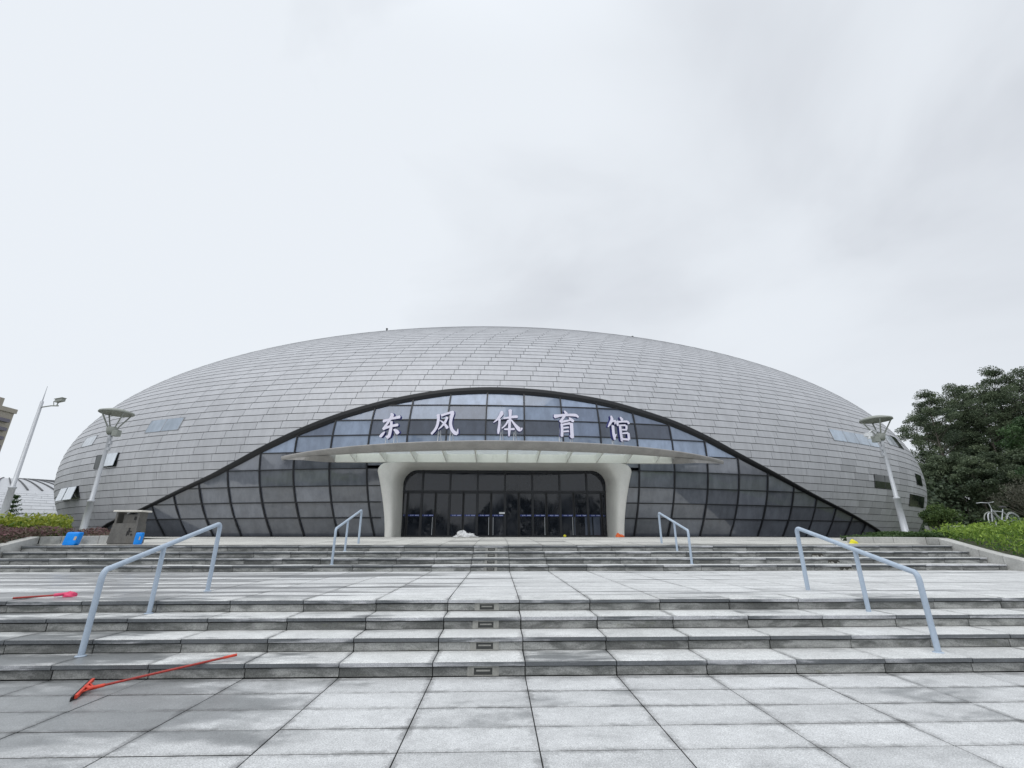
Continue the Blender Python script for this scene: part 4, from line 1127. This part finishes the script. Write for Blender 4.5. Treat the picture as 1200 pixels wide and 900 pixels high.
# ------------------------------------------------------------------ far pale dome and tower on the left
d2 = thing('far_dome', 'pale white grey far dome hall with dark roof ribs at the left edge', 'building', (-132, 128, 1.6))
E2 = (-132., 128., 4.5, 62., 40., 11.6, math.cos(.5), math.sin(.5))
zz2 = row_levels(1.2, E2[2], E2[4], E2[5], .95)
zsplit = [z for z in zz2 if z < 11.2]
b = MB(); shingle(b, E2, zsplit, 3.4, .07, .05, .05, None, None, .3); b.build('cladding', M['clad2'], d2)
b = MB(); rows = [[ell(2*PI*j/90, z, -.03, E2) for j in range(90)] for z in list(np.linspace(1.2, 16.0, 40))]
b.grid(rows, 0, .5, True, True); b.face(rows[-1]); b.build('roof', M['clad2'], d2)
b = MB()
for j in range(130):
    f = 2*PI*j/130; rows = []
    for z in np.linspace(11.4, 15.6, 12):
        P = ell(f-.006*(z-11.4), z, 0, E2); q = ell(f-.006*(z-11.4)+.006, z, 0, E2); nn = (ell(f, z, 1, E2)-ell(f, z, 0, E2))
        rows.append([P, P+nn*.18, q+nn*.18, q])
    b.grid(rows, 0, .5, False)
b.build('roof_ribs', M['sub'], d2)
tw = thing('apartment_tower', 'beige apartment tower with spiky parapet cut by the left edge', 'building', (-188, 165, 1.6))
b = MB(); x0, x1, y0, y1, zt_ = -206, -181.2, 163, 169.5, 45.2
b.box(x0, x1, y0, y1, 0, zt_); b.build('wall', M['beige'], tw)
b = MB(); b.box(x0-.4, x1+.5, y0-.5, y1+.4, zt_+.003, zt_+1.6)
for xx in np.arange(x0+1, x1+.6, 4.6): b.box(xx-.9, xx+.4, y0-.45, y0+.8, zt_+1.603, zt_+3.2)
b.box(x1-1.3, x1+.45, y0-.45, y0+1.2, zt_+1.604, zt_+4.4); b.box(x1-4.6, x1-3.9, y0-.4, y0+.4, zt_+1.605, zt_+5.6)
b.build('parapet', M['beige'], tw)
for k in range(13):
    z = 3+k*3.2
    b = MB(); b.box(x1+.003, x1+1.1, y0+1, y0+5, z, z+.25); b.box(x1+1.0, x1+1.1, y0+1, y0+5, z+.253, z+1.2); b.build('balcony', M['violet'], tw)
    for xx in (-186.5, -191.5, -196.5):
        b = MB(); b.box(xx-.9, xx+.9, y0-.06, y0-.003, z+.3, z+2.0); b.build('window', M['towerglass'], tw)

# ------------------------------------------------------------------ light
w = bpy.data.worlds.new('World'); sc.world = w; w.use_nodes = True
nt = w.node_tree; nt.nodes.clear()
out = nt.nodes.new('ShaderNodeOutputWorld'); bg = nt.nodes.new('ShaderNodeBackground')
sky = nt.nodes.new('ShaderNodeTexSky'); sky.sky_type = 'NISHITA'; sky.sun_disc = False
EL, AZ_ = math.radians(58), math.radians(205)
sky.sun_elevation = EL; sky.sun_rotation = AZ_; sky.air_density = 1.; sky.dust_density = 2.
tc = nt.nodes.new('ShaderNodeTexCoord')
def wn(typ, **kw):
    x = nt.nodes.new(typ)
    for k, v in kw.items(): setattr(x, k, v)
    return x
def wl(a, c): nt.links.new(a, c)
mp = wn('ShaderNodeMapping'); mp.inputs['Scale'].default_value = (1.5, 1.5, 2.6); mp.inputs['Rotation'].default_value = (.35, .5, .3); wl(tc.outputs['Generated'], mp.inputs[0])
n1 = wn('ShaderNodeTexNoise'); n1.inputs['Scale'].default_value = 1.25; n1.inputs['Detail'].default_value = 5; n1.inputs['Roughness'].default_value = .48; n1.inputs['Distortion'].default_value = .4; wl(mp.outputs[0], n1.inputs['Vector'])
r1 = wn('ShaderNodeMapRange', interpolation_type='SMOOTHSTEP'); wl(n1.outputs['Fac'], r1.inputs['Value']); r1.inputs['From Min'].default_value = .36; r1.inputs['From Max'].default_value = .72; r1.inputs['To Max'].default_value = .62
sx = wn('ShaderNodeSeparateXYZ'); wl(tc.outputs['Generated'], sx.inputs[0])
side = wn('ShaderNodeMapRange'); wl(sx.outputs[0], side.inputs['Value']); side.inputs['From Min'].default_value = -.6; side.inputs['From Max'].default_value = .8; side.inputs['To Min'].default_value = -.22; side.inputs['To Max'].default_value = .22
ad = wn('ShaderNodeMath', operation='ADD', use_clamp=True); wl(r1.outputs[0], ad.inputs[0]); wl(side.outputs[0], ad.inputs[1])
cur = ad.outputs[0]
for d_, c0, c1, amt in (((.422,.638,.645), .93, 1.0, .22), ((.284,.778,.56), .95, 1.0, .05), ((.737,.557,.383), .94, 1.0, .34), ((-.081,.73,.679), .95, 1.0, .20), ((-.48,.593,.646), .80, 1.0, -.30)):
    nrm = Vector(d_).normalized()
    dp = wn('ShaderNodeVectorMath', operation='DOT_PRODUCT'); wl(tc.outputs['Generated'], dp.inputs[0]); dp.inputs[1].default_value = nrm
    wob = wn('ShaderNodeMath', operation='MULTIPLY_ADD'); wl(n1.outputs['Fac'], wob.inputs[0]); wob.inputs[1].default_value = .16; wob.inputs[2].default_value = -.08
    dd_ = wn('ShaderNodeMath', operation='ADD'); wl(dp.outputs['Value'], dd_.inputs[0]); wl(wob.outputs[0], dd_.inputs[1])
    rr_ = wn('ShaderNodeMapRange', interpolation_type='SMOOTHSTEP'); wl(dd_.outputs[0], rr_.inputs['Value']); rr_.inputs['From Min'].default_value = c0; rr_.inputs['From Max'].default_value = c1; rr_.inputs['To Max'].default_value = amt
    a2 = wn('ShaderNodeMath', operation='ADD', use_clamp=(amt < 0)); wl(cur, a2.inputs[0]); wl(rr_.outputs[0], a2.inputs[1]); cur = a2.outputs[0]
fin = wn('ShaderNodeMath', operation='MINIMUM'); wl(cur, fin.inputs[0]); fin.inputs[1].default_value = 1.15
mx = wn('ShaderNodeMix', data_type='RGBA', clamp_factor=False); wl(fin.outputs[0], mx.inputs[0]); mx.inputs[6].default_value = (.865,.91,.965,1); mx.inputs[7].default_value = (.685,.72,.775,1)
# overcast sky grows brighter towards the zenith
ze = wn('ShaderNodeMapRange', interpolation_type='SMOOTHSTEP'); wl(sx.outputs[2], ze.inputs['Value']); ze.inputs['From Min'].default_value = .80; ze.inputs['From Max'].default_value = 1.0; ze.inputs['To Min'].default_value = 1.0; ze.inputs['To Max'].default_value = 1.25
sc1 = wn('ShaderNodeVectorMath', operation='SCALE'); wl(mx.outputs[2], sc1.inputs[0]); wl(ze.outputs[0], sc1.inputs['Scale'])
sc2 = wn('ShaderNodeVectorMath', operation='SCALE'); wl(sky.outputs[0], sc2.inputs[0]); sc2.inputs['Scale'].default_value = .08
m2 = wn('ShaderNodeMix', data_type='RGBA'); m2.inputs[0].default_value = .95; wl(sc2.outputs[0], m2.inputs[6]); wl(sc1.outputs[0], m2.inputs[7])
wl(m2.outputs[2], bg.inputs['Color']); bg.inputs['Strength'].default_value = 1.0; wl(bg.outputs[0], out.inputs['Surface'])
sun = bpy.data.lights.new('sun', 'SUN'); sun.energy = 1.3; sun.angle = math.radians(50); sun.color = (1, .98, .95)
so = bpy.data.objects.new('sun', sun); COL.objects.link(so)
dv = Vector((math.sin(AZ_)*math.cos(EL), math.cos(AZ_)*math.cos(EL), math.sin(EL)))
so.rotation_euler = dv.to_track_quat('Z', 'Y').to_euler(); so.location = dv*60

sc.view_settings.view_transform = 'Standard'; sc.view_settings.look = 'None'; sc.view_settings.exposure = 0; sc.view_settings.gamma = 1
sc.view_settings.use_curve_mapping = False
sc.cycles.max_bounces = 6; sc.cycles.diffuse_bounces = 3; sc.cycles.glossy_bounces = 3; sc.cycles.transmission_bounces = 4; sc.cycles.transparent_max_bounces = 4
sc.cycles.use_denoising = True
